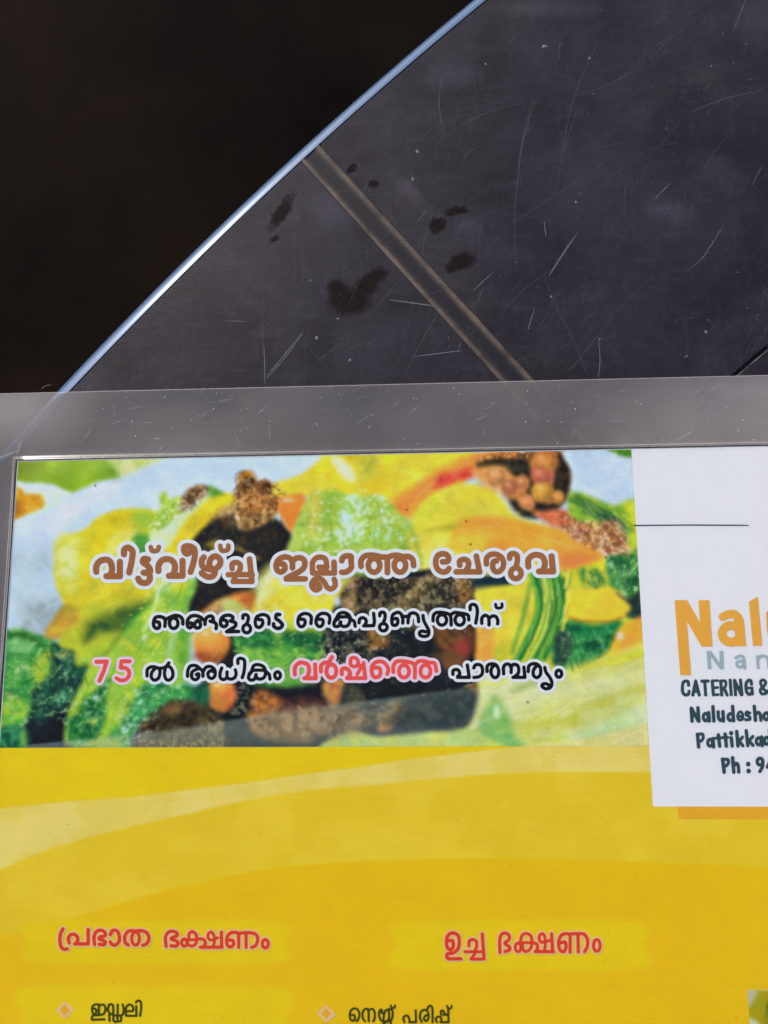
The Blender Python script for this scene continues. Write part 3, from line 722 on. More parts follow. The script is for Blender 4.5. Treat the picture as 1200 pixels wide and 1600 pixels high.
# lettuce centre
p('366,992 400,984 450,980 500,985 506,1010 505,1040 490,1058 455,1070 400,1070 372,1045', (70, 156, 62), (40, 118, 56), sc=14, soft=4, c3=(150, 190, 76))
p('375,1012 420,1010 455,1020 440,1050 395,1052', (130, 184, 68), (90, 164, 62), sc=12, soft=6); p('425,985 445,980 436,1012', (140, 180, 70), soft=5); p('430,1060 500,1030 500,1062 450,1072', (150, 186, 60), (90, 160, 60), sc=12, soft=6)
p('448,985 500,990 500,1012 460,1006', (36, 96, 54), soft=6, a=.8); p('375,985 420,988 425,1005 385,1004', (34, 100, 54), soft=6, a=.8)
p('425,972 500,968 502,990 440,984', (176, 196, 50), soft=5, a=.9)
sk('370,990 500,990 500,1060 380,1060', (196, 214, 130), .74, 3.5, .6, 25)
# orange balls
e(332, 1006, 29, 32, (220, 146, 66), (200, 116, 60), sc=22, soft=3, sh=.34, shd=(.4, 1)); e(322, 992, 14, 12, (228, 166, 80), soft=8, a=.8); e(318, 1026, 14, 6, (150, 76, 56), soft=6, a=.7)
e(347, 1086, 24, 27, (214, 138, 66), (206, 110, 64), sc=18, soft=3, sh=.22, shd=(.2, 1)); e(342, 1072, 12, 9, (222, 162, 80), soft=6, a=.8)
sk('305,975 400,975 380,1110 330,1112', (220, 190, 130), .80, 3, .6, 55)
p('364,1010 372,1030 378,1060 366,1064 350,1050', (38, 36, 36), soft=5)
p('300,1075 326,1072 326,1100 300,1110 285,1098', (44, 110, 74), (36, 84, 60), sc=8, soft=4)
# crusted nuggets
p('535,925 545,915 575,905 590,925 560,955 545,960 535,945', (170, 130, 70), (96, 76, 44), sc=6, soft=3, c3=(210, 196, 160))
p('612,945 630,920 660,902 705,897 732,905 738,925 734,960 706,978 660,985 610,978 575,975 590,960', (122, 106, 74), (58, 54, 42), sc=5, soft=3, c3=(176, 154, 106))
sk('612,915 735,905 735,970 590,978', (196, 176, 140), .62, 3, .8, 61); sk('600,910 735,905 735,970 590,978', (36, 36, 34), .60, 5, .8, 62)
p('660,905 640,912 610,945 590,962 575,960 600,925 640,903', (150, 130, 84), (96, 84, 54), sc=5, soft=3)
sk('505,980 600,975 560,1060 510,1060', (150, 140, 106), .70, 3.5, .8, 63, ang=1.4, st=.6)
p('575,985 600,982 610,1005 590,1012 575,1003', (150, 104, 50), (90, 66, 40), sc=6, soft=4)
p('675,985 715,975 738,980 736,1010 722,1035 700,1042 690,1015', (132, 74, 44), (96, 56, 38), sc=10, soft=5); p('710,1000 730,998 728,1030 708,1032', (140, 48, 44), soft=6, a=.8); p('690,1030 715,1025 725,1040 700,1048', (110, 74, 46), soft=5)
sk('520,970 740,975 735,1060 520,1060', (150, 160, 150), .82, 2.6, .7, 65)
p('506,1070 534,1062 536,1080 528,1100 518,1104 508,1090', (200, 150, 72), (160, 110, 80), sc=8, soft=4)
p('392,1100 410,1085 440,1092 460,1112 456,1140 420,1150 398,1140 388,1120', (186, 118, 58), (140, 80, 46), sc=10, soft=5); p('440,1098 480,1092 500,1108 470,1120 445,1115', (80, 44, 40), soft=6)
p('216,1172 222,1140 236,1116 262,1100 290,1096 320,1104 345,1118 352,1140 340,1175', (96, 84, 54), (54, 50, 38), sc=6, soft=3, c3=(150, 130, 80))
sk('225,1110 340,1105 350,1165 220,1170', (176, 160, 110), .68, 3, .7, 71); sk('360,1075 520,1060 640,1110 500,1150', (170, 170, 150), .80, 2.8, .7, 72)
p('590,1115 614,1100 622,1112 604,1135 592,1130', (180, 140, 84), soft=5, a=.8)
# greens at lower left corner of the picture
p('-20,990 12,984 40,990 62,992 92,1004 112,1030 128,1050 124,1085 100,1130 60,1160 -20,1175', (84, 158, 74), (54, 132, 62), sc=18, soft=4, ang=.6, st=.6, c3=(120, 186, 96))
p('18,988 44,990 70,1005 78,1014 50,1006 20,1000', (50, 104, 50), soft=4, a=.8); p('60,1012 80,1010 78,1050 68,1085 52,1070 48,1040', (156, 186, 56), (140, 180, 60), sc=12, soft=5)
p('-10,1095 30,1090 48,1110 40,1140 -10,1140', (170, 196, 62), (110, 170, 66), sc=12, soft=6); p('15,1010 50,1015 45,1035 15,1040', (130, 190, 120), (90, 160, 80), sc=10, soft=6)
p('84,1008 108,1018 118,1040 124,1070 118,1100 108,1175 46,1175 50,1145 40,1130 56,1100 78,1070 82,1035', (28, 60, 48), (18, 40, 38), sc=14, soft=4, c3=(46, 92, 62))
p('-10,1150 20,1135 40,1150 45,1175 -10,1175', (36, 88, 56), (60, 120, 60), sc=8, soft=4); p('50,1130 104,1130 106,1175 50,1175', (18, 28, 30), soft=6)
sk('85,1010 125,1010 125,1100 60,1120', (130, 160, 120), .74, 3, .7, 81); e(84, 1141, 4, 2, (216, 226, 220), soft=1.5, rot=-25); e(103, 1131, 3, 1.8, (206, 216, 210), soft=1.5)
sk('5,1000 60,1000 60,1130 5,1140', (206, 226, 190), .76, 4, .6, 82)
p('98,968 112,952 128,962 130,1000 110,1012 95,1000', (196, 176, 52), soft=6); p('72,990 90,962 108,946 118,960 104,985 88,998', (178, 142, 60), (160, 130, 50), sc=10, soft=4)
p('96,1000 120,965 170,975 230,955 232,975 205,1000 170,1040 140,1058 118,1040 104,1020', (184, 186, 46), (166, 180, 50), sc=20, soft=4, ang=-.6, st=.6)
p('140,985 165,965 200,958 236,945 228,965 205,990 188,1012 165,1026 160,1010 172,990 150,996', (96, 122, 38), (64, 104, 44), sc=12, soft=5)
p('200,962 235,948 224,985 206,1005 190,1002', (70, 146, 50), soft=6, a=.9)
p('118,1040 150,1040 140,1072 122,1085', (54, 92, 44), (120, 150, 60), sc=6, soft=4); p('130,1040 165,1030 180,1045 160,1058 140,1068', (150, 184, 56), soft=5)
# second pass: finer shapes inside the dish
def zz(ox, oy, k):
    f = lambda pts: [(ox + float(q.split(',')[0]) * k, oy + float(q.split(',')[1]) * k) for q in pts.split()]
    return f
z = zz(0, 930, .2167)
p(z('500,90 1100,20 1080,70 760,430 640,560 560,520 480,400 440,300 470,200'), (190, 188, 48), (172, 182, 50), sc=24, soft=6, ang=-.7, st=.6)
p(z('340,285 400,190 470,100 560,100 580,170 500,240 430,290'), (186, 146, 54), (196, 170, 60), sc=12, soft=6)
p(z('620,330 640,220 740,150 900,95 1085,55 1060,160 960,250 900,300 840,390 760,450 715,425 790,350 850,290 780,265 700,290'), (84, 112, 38), (44, 84, 42), sc=14, soft=8, ang=-.7, st=.6)
p(z('930,180 1085,70 1050,180 950,300 880,330 900,240'), (70, 150, 52), (96, 168, 58), sc=10, soft=4)
p(z('700,340 870,265 830,340 740,450 640,500 560,430'), (168, 188, 52), (150, 180, 54), sc=14, soft=6)
p(z('70,275 150,240 280,300 375,375 375,560 250,660 240,800 205,920 20,950 20,600'), (90, 166, 76), (56, 140, 62), sc=16, soft=4, ang=.5, st=.6, c3=(150, 200, 120))
p(z('70,280 150,262 250,300 330,370 260,350 180,310 90,310'), (50, 108, 44), soft=4); p(z('70,350 180,330 260,370 180,420 80,410'), (132, 194, 120), soft=6, a=.8)
p(z('240,520 290,440 370,400 372,560 310,650 255,610'), (160, 184, 50), (136, 178, 56), sc=10, soft=5); p(z('25,760 120,740 205,770 210,860 100,920 25,945'), (168, 192, 62), (110, 176, 66), sc=10, soft=5)
p(z('60,680 200,600 230,640 120,700 50,720'), (50, 140, 60), soft=5, a=.8); p(z('40,700 130,720 80,745'), (180, 196, 110), soft=3, a=.8)
p(z('380,365 445,400 530,400 555,510 640,510 570,690 505,800 490,1075 200,1075 205,915 235,800 245,680 370,560'), (36, 88, 62), (22, 56, 48), sc=12, soft=4, c3=(70, 130, 90))
p(z('195,930 320,910 400,840 500,800 490,1080 215,1080'), (20, 30, 34), (26, 40, 42), sc=12, soft=5)
p(z('410,420 500,410 490,450 430,450'), (170, 176, 100), (90, 120, 60), sc=4, soft=3); p(z('430,700 480,690 480,760 440,770'), (110, 176, 130), (50, 110, 80), sc=4, soft=3)
sk(z('390,420 560,420 560,640 480,760 390,600'), (170, 190, 140), .70, 3, .8, 301); sk(z('240,700 400,700 380,860 240,840'), (110, 150, 120), .72, 3, .7, 302)
p(z('20,960 110,940 190,960 210,1080 20,1080'), (30, 90, 62), (60, 140, 90), sc=7, soft=4); p(z('160,990 190,970 200,1075 160,1075'), (120, 176, 70), soft=3, a=.8)
# the striped stalk
p(z('490,1075 495,880 560,760 640,560 770,430 1100,60 1200,60 1200,560 1000,640 960,760 870,1000 800,1075'), (160, 192, 60), (140, 184, 62), sc=26, soft=4, ang=-1, st=.5, c3=(186, 200, 60))
p(z('690,690 800,600 765,720 770,890 710,1020 560,1075 495,1030 500,890 600,750'), (44, 128, 58), (26, 88, 50), sc=8, soft=4, ang=-1, st=.6, c3=(110, 180, 90))
p(z('505,860 540,760 650,570 700,560 670,680 590,760 560,850'), (164, 190, 58), (150, 184, 60), sc=14, soft=5)
p(z('970,780 1010,690 1060,640 1200,620 1200,760 1080,850 960,960 860,1020 800,1010 890,910'), (56, 148, 76), (34, 112, 58), sc=9, soft=5, ang=-.8, st=.6, c3=(130, 196, 130))
sk(z('520,760 800,640 760,1040 520,1040'), (190, 216, 170), .73, 4, .85, 303, ang=-1, st=.6); sk(z('860,760 1190,640 1190,760 900,1000'), (190, 224, 200), .70, 3.5, .85, 304, ang=-.8, st=.6)
e(151, 1091, 3.5, 5, (206, 226, 206), soft=2, rot=30); e(196, 1140, 6, 5, (190, 220, 200), soft=3); e(148, 1127, 6, 5, (170, 196, 80), soft=3); e(227, 997, 3, 6, (206, 222, 180), soft=2, rot=20)
l('236,900 246,925 238,960 226,985', 4, (206, 224, 170), soft=3, a=.8); l('262,880 256,905 246,935', 4, (206, 226, 190), soft=3, a=.9); l('270,880 262,915', 3, (206, 226, 190), soft=3, a=.8)
# upper left pieces
z = zz(0, 700, .2167)
p(z('560,923 560,760 600,660 690,560 800,480 940,448 940,560 850,620 770,720 700,780 660,923'), (214, 198, 36), (208, 200, 50), sc=20, soft=5)
p(z('430,660 530,640 590,660 570,760 560,923 430,923 425,800'), (206, 210, 90), (214, 222, 150), sc=12, soft=6, ang=1.4, st=.5)
p(z('850,620 950,590 970,640 860,760 780,740 800,680'), (216, 214, 110), (222, 208, 60), sc=8, soft=5); p(z('965,650 1060,640 1050,750 1010,750'), (88, 160, 66), soft=4)
p(z('380,560 480,470 640,380 800,290 820,330 640,430 480,540 400,600'), (208, 214, 236), soft=9, a=.8)
z = zz(240, 700, .2167)
p(z('0,650 100,600 200,480 280,420 380,380 370,420 260,520 130,700 60,760 0,760'), (204, 220, 150), (196, 224, 196), sc=10, soft=5)
p(z('100,760 180,600 290,460 400,380 540,350 600,400 480,440 370,520 270,650 170,760'), (222, 200, 44), (212, 196, 50), sc=20, soft=5)
p(z('440,480 560,400 600,420 560,480 480,500'), (206, 176, 110), (150, 120, 70), sc=5, soft=4); sk(z('560,460 680,460 660,600 580,590'), (214, 200, 170), .62, 4, .9, 305)
sk(z('300,540 600,520 620,620 300,660'), (110, 96, 60), .66, 3, .5, 306); l(z('600,720 680,760 760,800'), 5, (150, 120, 60), soft=4, a=.8)
p(z('420,680 470,670 450,720 410,710'), (150, 130, 40), soft=4, a=.9)
p(z('620,380 700,330 840,360 850,460 760,520 660,470'), (192, 130, 64), (150, 96, 44), sc=7, soft=5, c3=(214, 160, 90)); p(z('640,470 720,480 860,480 760,560 660,580'), (150, 112, 60), (86, 60, 34), sc=6, soft=4, c3=(210, 180, 110))
# top centre
z = zz(480, 700, .2167)
p(z('20,330 90,320 110,500 60,600 10,600'), (206, 196, 86), soft=7, a=.7); p(z('120,340 240,310 250,440 180,560 110,520'), (142, 186, 62), (160, 190, 70), sc=10, soft=6, a=.9)
for a_ in ('250,470 300,480 310,560 260,560 245,520', '330,520 360,600 340,600', '200,600 260,590 250,630 205,630', '310,600 330,610 325,660 308,640', '360,360 390,380 380,410', '420,430 470,445 430,455', '315,340 330,345 322,370', '520,350 555,350 545,380 515,375', '480,640 520,560 510,640', '560,660 600,590 590,650'):
    p(z(a_), (190, 222, 206), soft=3, a=.95)
l(z('680,500 740,560 790,700 830,840'), 6, (150, 186, 70), soft=4, a=.8); l(z('400,190 440,150 480,80'), 6, (176, 186, 60), soft=5, a=.6)
p(z('850,600 960,570 1110,560 1080,590 960,595'), (186, 180, 52), soft=4, a=.9)
p(z('180,80 250,80 350,220 300,235 230,170'), (220, 224, 176), soft=4)
# middle: nuggets and aubergine
z = zz(500, 880, .2333)
p(z('230,110 290,90 420,100 640,110 600,190 480,290 300,310 240,250'), (36, 38, 38), (60, 56, 42), sc=5, soft=4, c3=(120, 104, 74))
p(z('150,260 170,150 240,90 270,130 230,200 220,300 150,300'), (168, 132, 78), (110, 84, 50), sc=5, soft=4, c3=(206, 200, 190)); e(527, 940, 5, 8, (190, 200, 206), soft=3)
p(z('455,310 560,220 640,130 760,60 840,80 780,170 700,230 690,320'), (148, 130, 82), (96, 84, 54), sc=4.5, soft=3.5, c3=(190, 172, 120))
p(z('690,310 700,210 800,120 930,130 960,290 900,320'), (64, 60, 50), (30, 32, 32), sc=4, soft=4, c3=(170, 150, 116)); p(z('920,110 1000,115 1012,210 980,270 930,250'), (158, 116, 56), (100, 74, 40), sc=5, soft=4)
p(z('320,570 340,480 400,450 450,500 420,560'), (178, 128, 64), (110, 84, 40), sc=6, soft=5)
p(z('780,440 1000,430 1035,520 1010,600 960,640 900,580 780,530'), (116, 78, 44), (84, 58, 38), sc=8, soft=6); p(z('900,560 960,510 1005,530 1000,590 950,630'), (152, 60, 50), soft=6, a=.9); p(z('770,600 900,595 960,640 780,645'), (92, 70, 44), soft=6, a=.8)
p(z('30,800 150,790 140,860 100,940 60,900'), (196, 140, 68), (170, 104, 74), sc=8, soft=4); p(z('160,830 240,820 300,900 240,950 170,920'), (56, 60, 52), (90, 86, 64), sc=4, soft=5)
p(z('990,810 1050,820 1050,880 1000,860'), (150, 104, 50), soft=4, a=.8)
p(z('400,1060 440,990 500,930 540,950 470,1090 430,1110'), (176, 136, 90), (130, 100, 66), sc=6, soft=5); p(z('520,940 700,920 800,950 700,1000 540,990'), (110, 96, 66), (60, 60, 50), sc=6, soft=6, a=.8)
sk(z('20,470 620,450 600,620 20,620'), (160, 164, 130), .74, 2.8, .85, 307); sk(z('150,930 900,880 1000,900 900,1090 200,1100'), (170, 180, 170), .77, 2.8, .7, 308)
z = zz(240, 930, .2333)
p(z('680,660 760,640 850,720 860,790 700,820 660,740'), (186, 116, 52), (120, 76, 44), sc=8, soft=6); p(z('860,720 960,680 1120,700 1110,780 870,800'), (84, 48, 40), (50, 38, 36), sc=8, soft=7)
p(z('690,830 860,800 1090,770 1120,830 1060,960 940,970 840,920 730,890'), (150, 112, 70), (116, 92, 62), sc=12, soft=9)
p(z('0,870 60,770 150,700 240,700 330,760 360,840 300,900 0,960'), (84, 72, 42), (48, 44, 32), sc=6, soft=5, c3=(140, 116, 60))
sk(z('100,700 300,720 300,860 60,860'), (160, 140, 80), .66, 3, .7, 309); sk(z('550,600 680,600 660,820 560,820'), (200, 200, 180), .76, 2.8, .8, 310)
p(z('0,640 150,620 250,600 240,700 100,700 0,790'), (70, 160, 80), (44, 124, 62), sc=10, soft=6, c3=(130, 190, 110))
p(z('900,260 1130,260 1120,340 980,330 860,300'), (40, 110, 54), (26, 84, 50), sc=8, soft=6); p(z('560,260 700,250 820,300 830,340 660,350'), (34, 100, 54), (60, 140, 60), sc=8, soft=6)
# yellow slice along the bottom and the pale translucent wave printed over the foot of the photo
p('496,1170 520,1152 550,1142 590,1150 640,1146 690,1140 735,1138 760,1150 780,1180 500,1180', (206, 210, 70), (180, 204, 90), sc=18, soft=3)
b = (slice(None), slice(None)); P = [(40, 1164), (200, 1147), (350, 1126), (560, 1096), (740, 1074), (840, 1060), (1060, 1020), (1060, 1190), (40, 1190)]
mm = (sstep(1.2, -1.2, poly_sdf(V_.X, V_.Y, P)) * (.40 - .20 * sstep(700, 800, V_.X)))[..., None]
V_.C = V_.C * (1 - mm) + np.array((172, 186, 168.)) * mm
P = [(700, 1180), (760, 1172), (850, 1161), (930, 1150), (1060, 1118), (1060, 1190), (700, 1190)]
mm = (sstep(1.6, -1.6, poly_sdf(V_.X, V_.Y, P)) * .55)[..., None]; V_.C = V_.C * (1 - mm) + np.array((216, 200, 120.)) * mm
# soften like a printed snapshot, then put the fine texture back
def blur(C, r):
    for ax in (0, 1):
        for _ in range(2):
            k = [np.roll(C, q, ax) for q in range(-r, r + 1)]; C = sum(k) / len(k)
    return C
B_ = blur(V_.C, 1); V_.C[8:-8, 8:-8] = B_[8:-8, 8:-8]
L1 = vnoise(V_.X, V_.Y, 34, 211, 2, .5) - .5; L2 = vnoise(V_.X, V_.Y, 10, 212, 3, .55, ang=-.8, st=.45) - .5
sat = (V_.C.max(-1) - V_.C.min(-1)) / 200.
V_.C *= (1 + (.20 * L1 + .07 * L2) * np.clip(sat + .1, 0, 1))[..., None]
z0 = lambda ox, oy, k, t: [(ox + float(q.split(',')[0]) * k, oy + float(q.split(',')[1]) * k) for q in t.split()]
crust = [('372,740 404,745 444,768 436,800 404,822 368,815 364,796', (218, 184, 120), (84, 54, 30)), ('284,790 296,764 325,760 320,778 294,800', (196, 180, 150), (80, 60, 40)),
    ('225,1140 240,1114 280,1098 325,1108 335,1128', (130, 110, 68), (34, 30, 22)), (z0(500, 880, .2333, '455,310 560,220 640,130 760,60 1000,110 1010,200 960,300 690,330'), (190, 172, 120), (44, 40, 32)),
    (z0(500, 880, .2333, '150,260 170,150 290,90 640,110 600,190 480,290 220,310'), (160, 140, 96), (26, 28, 28)), ('870,800 905,812 965,818 985,862 950,868 890,840', (226, 196, 160), (130, 80, 50)),
    (z0(500, 880, .2333, '20,470 330,450 330,660 20,640'), (150, 146, 110), (30, 32, 30)),
    (z0(240, 930, .2333, '560,600 680,610 660,780 500,800 560,720'), (150, 140, 110), (30, 32, 30)), (z0(500, 880, .2333, '200,960 600,930 560,1060 260,1080'), (140, 136, 116), (84, 84, 72))]
for i_, (P_c, hi, lo) in enumerate(crust):
    for rep, (sc_, th) in enumerate(((7.5, .58), (4.2, .66))):
        sk(P_c, lo, th - .03, sc_ * 1.25, .50, 400 + i_ * 7 + rep, soft=7); sk(P_c, hi, th - .01, sc_ * 1.1, .42, 500 + i_ * 7 + rep, soft=4)
for P_c, c_ in (('495,770 620,780 650,880 470,885', (206, 230, 206)), ('110,1040 200,1030 180,1160 104,1160', (150, 206, 130)), ('205,1080 290,1070 240,1150 180,1150', (180, 220, 180)), ('380,985 500,985 500,1055 375,1055', (150, 190, 90)),
                ('20,1000 110,1010 110,1110 12,1130', (140, 196, 130)), ('945,870 1000,870 1000,925 955,925', (150, 200, 140)), ('860,990 960,980 950,1030 870,1040', (110, 180, 110)), ('240,790 290,785 285,825 240,850', (216, 228, 196)), ('200,900 300,930 240,1060 200,1060', (190, 216, 110))):
    sk(P_c, c_, .68, 4.6, .5, 611, ang=1.2, st=.5)
rr = random.Random(8)
for k in range(150):
    x, y = rr.choice([(rr.uniform(380, 735), rr.uniform(985, 1145)), (rr.uniform(95, 300), rr.uniform(1040, 1160)), (rr.uniform(505, 600), rr.uniform(980, 1060))])
    e(x, y, rr.uniform(.7, 1.6), rr.uniform(.8, 2.2), (196, 204, 190), soft=1.2, a=rr.uniform(.3, .8), rot=rr.uniform(0, 60))
for q, w1 in (('832,900 842,943 830,990 806,1032', 11), ('868,900 874,943 862,986 838,1032', 15), ('851,898 856,940 846,985 824,1032', 4)):
    l(q, w1, (104, 168, 62), soft=4, a=.9)
for q, w1 in (('836,900 846,943 833,992 812,1030', 4), ('864,905 868,945 857,985 836,1026', 4), ('874,905 880,943 868,990 850,1028', 4)): l(q, w1, (40, 112, 52), soft=3, a=.85)
for q in ('850,900 858,945 848,990 826,1030', '884,900 888,940 878,985'): l(q, 4, (212, 212, 84), soft=3, a=.8)
p('400,1120 440,1108 520,1102 570,1112 575,1135 520,1150 440,1155 405,1145', (164, 140, 106), (126, 112, 88), sc=14, soft=9, a=.8); p('590,1140 605,1118 622,1102 632,1108 618,1130 604,1142', (190, 144, 96), soft=4, a=.8)
p('640,1092 720,1078 742,1085 738,1112 712,1138 650,1136 600,1130', (66, 78, 72), (46, 58, 58), sc=12, soft=7, a=.8)
p('236,1124 262,1102 300,1098 330,1110 300,1130 250,1140', (60, 54, 36), (34, 32, 26), sc=8, soft=6, a=.8)
p('255,1108 275,1100 285,1108 268,1118', (140, 110, 60), soft=4, a=.7)
# leaf veins, fibres and glints: short curved strokes that follow each piece
rv = random.Random(21)
def streaks(pts, n, ang, L, cols, w_=(.7, 1.8), a=(.25, .6), curve=.5, spread=14):
    P = [tuple(map(float, q.split(','))) for q in pts.split()] if isinstance(pts, str) else pts
    A_ = np.array(P); k = 0; tries = 0
    while k < n and tries < n * 20:
        tries += 1
        x, y = rv.uniform(*A_[:, 0][[A_[:, 0].argmin(), A_[:, 0].argmax()]]), rv.uniform(*A_[:, 1][[A_[:, 1].argmin(), A_[:, 1].argmax()]])
        if poly_sdf(np.array([x]), np.array([y]), P)[0] > -3: continue
        t = math.radians(ang + rv.gauss(0, spread)); l_ = L * rv.uniform(.4, 1.3); c = rv.gauss(0, curve)
        q = [(x + l_ * u * math.cos(t + c * u), y + l_ * u * math.sin(t + c * u)) for u in (-.5, 0, .5)]
        cc = np.array(rv.choice(cols), float)
        i_ = np.abs(V_.X[len(V_.X) // 2] - x).argmin(); j_ = np.abs(V_.Y[:, i_] - y).argmin(); base_ = V_.C[j_, i_]
        l(q, rv.uniform(*w_) * 1.25, base_ * .45 + cc * .55, soft=1.7, a=rv.uniform(*a)); k += 1
G1 = [(196, 220, 120), (210, 226, 170), (40, 100, 40), (60, 130, 50)]; G2 = [(150, 206, 140), (90, 170, 90), (20, 70, 44), (16, 50, 40)]
YL = [(236, 222, 120), (228, 208, 40), (186, 168, 30), (240, 232, 170)]; OR = [(248, 190, 90), (226, 130, 40), (250, 206, 130)]; BR = [(206, 160, 100), (60, 40, 24), (120, 80, 44), (226, 196, 150)]
BK = [(80, 76, 66), (12, 16, 18), (100, 90, 70), (56, 60, 58)]
streaks('262,880 300,850 300,930 262,1010 215,1100 190,1160 105,1160 115,1090 170,1035 230,950', 90, -64, 26, G1, (.8, 2.2), (.2, .5), .2, 8)
streaks('115,1060 165,1060 160,1160 105,1160', 34, -70, 10, G2, (.8, 2), (.35, .8)); streaks('195,1085 290,1065 270,1100 200,1165 180,1165', 50, -50, 11, G2 + [(190, 226, 200)], (.8, 2), (.35, .8))
streaks('12,995 100,1005 110,1040 60,1110 10,1135', 70, 20, 20, G2 + [(190, 220, 120)], (.8, 2.2), (.3, .7), .8, 35); streaks('78,1010 120,1015 128,1080 100,1110 60,1110', 34, 60, 9, G2, (.8, 2), (.4, .8), .8, 40)
streaks('478,775 610,782 648,860 650,900 470,890 450,880', 90, 76, 16, G1 + [(206, 232, 226), (206, 232, 226)], (.8, 2.2), (.25, .6), .3, 12)
streaks('370,985 500,985 505,1050 440,1066 375,1050', 60, 10, 15, G2 + [(170, 206, 80)], (.8, 2), (.3, .7), .5, 30)
streaks('832,905 895,900 890,960 850,1035 805,1030', 46, 105, 24, G1 + [(206, 214, 90)], (.8, 2.2), (.3, .7), .25, 7)
streaks('945,872 1005,868 1005,930 955,920', 40, 70, 13, G2, (.8, 2.2), (.4, .8), .9, 40); streaks('868,985 965,978 955,1015 895,1048 865,1030', 50, 82, 16, G2, (.8, 2.2), (.3, .7), .3, 14)
streaks('895,775 985,795 995,880 960,860 910,815', 40, 35, 22, G1, (.8, 2), (.3, .6), .3, 10); streaks('905,892 940,892 948,918 915,922', 14, 80, 12, G2, (1, 2), (.4, .8))
streaks('245,785 290,780 285,825 245,848', 26, -60, 9, G1, (.8, 2), (.3, .7)); streaks('95,845 145,820 250,800 262,850 285,900 230,960 120,965', 50, -60, 24, YL, (.8, 2.4), (.12, .35), .3, 16)
streaks('650,800 720,762 780,775 870,830 720,850 655,850', 34, -12, 30, YL, (.8, 2.4), (.12, .3), .4, 12); streaks('715,820 850,825 935,870 900,890 720,858', 40, 12, 34, OR, (.8, 2.4), (.15, .4), .3, 8)
streaks('610,790 740,712 780,712 660,780 640,805', 26, -36, 26, OR, (.8, 2.4), (.15, .4), .2, 8); streaks('500,715 700,705 640,790 540,775 440,775', 36, -30, 26, YL, (.8, 2.4), (.12, .35), .3, 18)
streaks('740,1060 1010,1010 1012,1160 830,1165 760,1150', 90, -20, 46, [(226, 228, 180), (190, 190, 60), (206, 210, 90), (230, 232, 200)], (1, 3), (.15, .4), .15, 6)
streaks('395,915 540,895 530,930 470,980 390,985', 26, -40, 24, YL + [(226, 230, 190)], (1, 3), (.15, .4), .2, 10); streaks('740,930 830,915 825,1000 760,1030 740,985', 20, -60, 26, YL, (1, 2.4), (.15, .35))
streaks('310,850 400,812 450,840 400,930 330,980 300,960', 60, -40, 12, BK, (.8, 2.2), (.2, .55), .4, 30); streaks('510,985 735,985 738,1070 560,1085 510,1065', 80, 20, 11, BK, (.8, 2.2), (.2, .55), .6, 50)
streaks('372,745 430,760 444,800 404,822 366,805', 26, 30, 5, BR, (1.4, 3), (.25, .5), 1, 90); streaks('520,915 700,898 738,925 705,980 580,975', 60, 30, 5, BR + BK, (1.4, 3), (.25, .5), 1, 90)
streaks('870,806 965,818 982,860 930,860 888,838', 40, 30, 6, BR, (1, 2.4), (.3, .7), 1, 90); streaks('222,1160 240,1115 285,1097 335,1108 345,1160', 30, 30, 5, BR + BK, (1.4, 3), (.2, .45), 1, 90)
streaks('395,1100 450,1095 600,1110 580,1150 400,1150', 50, 10, 10, BR + BK, (1, 3), (.2, .5), 1, 60)
# glossy round peppercorns and nuts in the top right crust
for x_, y_, r_, c_ in ((850, 722, 17, (216, 146, 72)), (846, 744, 14, (206, 116, 84)), (847, 768, 14, (226, 170, 74)), (872, 778, 8, (218, 152, 76)), (816, 755, 9, (210, 138, 82)), (797, 762, 12, (198, 122, 84)), (824, 786, 10, (226, 150, 92)), (775, 745, 15, (222, 160, 96)), (332, 1002, 0, 0), (347, 1084, 0, 0)):
    if r_:
        e(x_, y_, r_ * 1.05, r_ * .92, tuple(np.array(c_) * .84), tuple(np.array(c_) * .7), sc=6, soft=3.5, rot=x_ % 50); e(x_ - r_ * .15, y_ - r_ * .15, r_ * .72, r_ * .62, c_, soft=5, a=.85)
        e(x_ - r_ * .3, y_ - r_ * .4, r_ * .28, r_ * .2, (240, 206, 150), soft=3.5, a=.35)
e(322, 990, 5, 3.5, (246, 206, 150), soft=2.5, a=.7); e(340, 1070, 4, 3, (246, 206, 150), soft=2.5, a=.7)
# local contrast, as a phone camera or scanner leaves it
V_.C = V_.C * .45 + blur(V_.C, 1) * .55; D_ = V_.C - blur(V_.C, 9); V_.C = np.clip(V_.C * .985 + .26 * D_, 0, 255); 
# print screen: slight horizontal banding and mottling of the inks, tiny dots of dirt
V_.C *= (1 + .05 * (vnoise(V_.X, V_.Y, 2.2, 201, 2, st=2.5) - .5) + .05 * (vnoise(V_.X, V_.Y, 7, 202, 3) - .5))[..., None]
V_.C += ((vnoise(V_.X, V_.Y, 3, 203, 2) - .5) * 12)[..., None] * np.array((1, .2, -1.))
for x, y in ((728, 815), (636, 796), (946, 872), (735, 851), (824, 1097), (150, 760)): e(x, y, 1.2, 1.2, (60, 50, 20), soft=1)
V_.C = np.clip(V_.C, 0, 255)
V_.build('printed_photo', ZP + .00004)
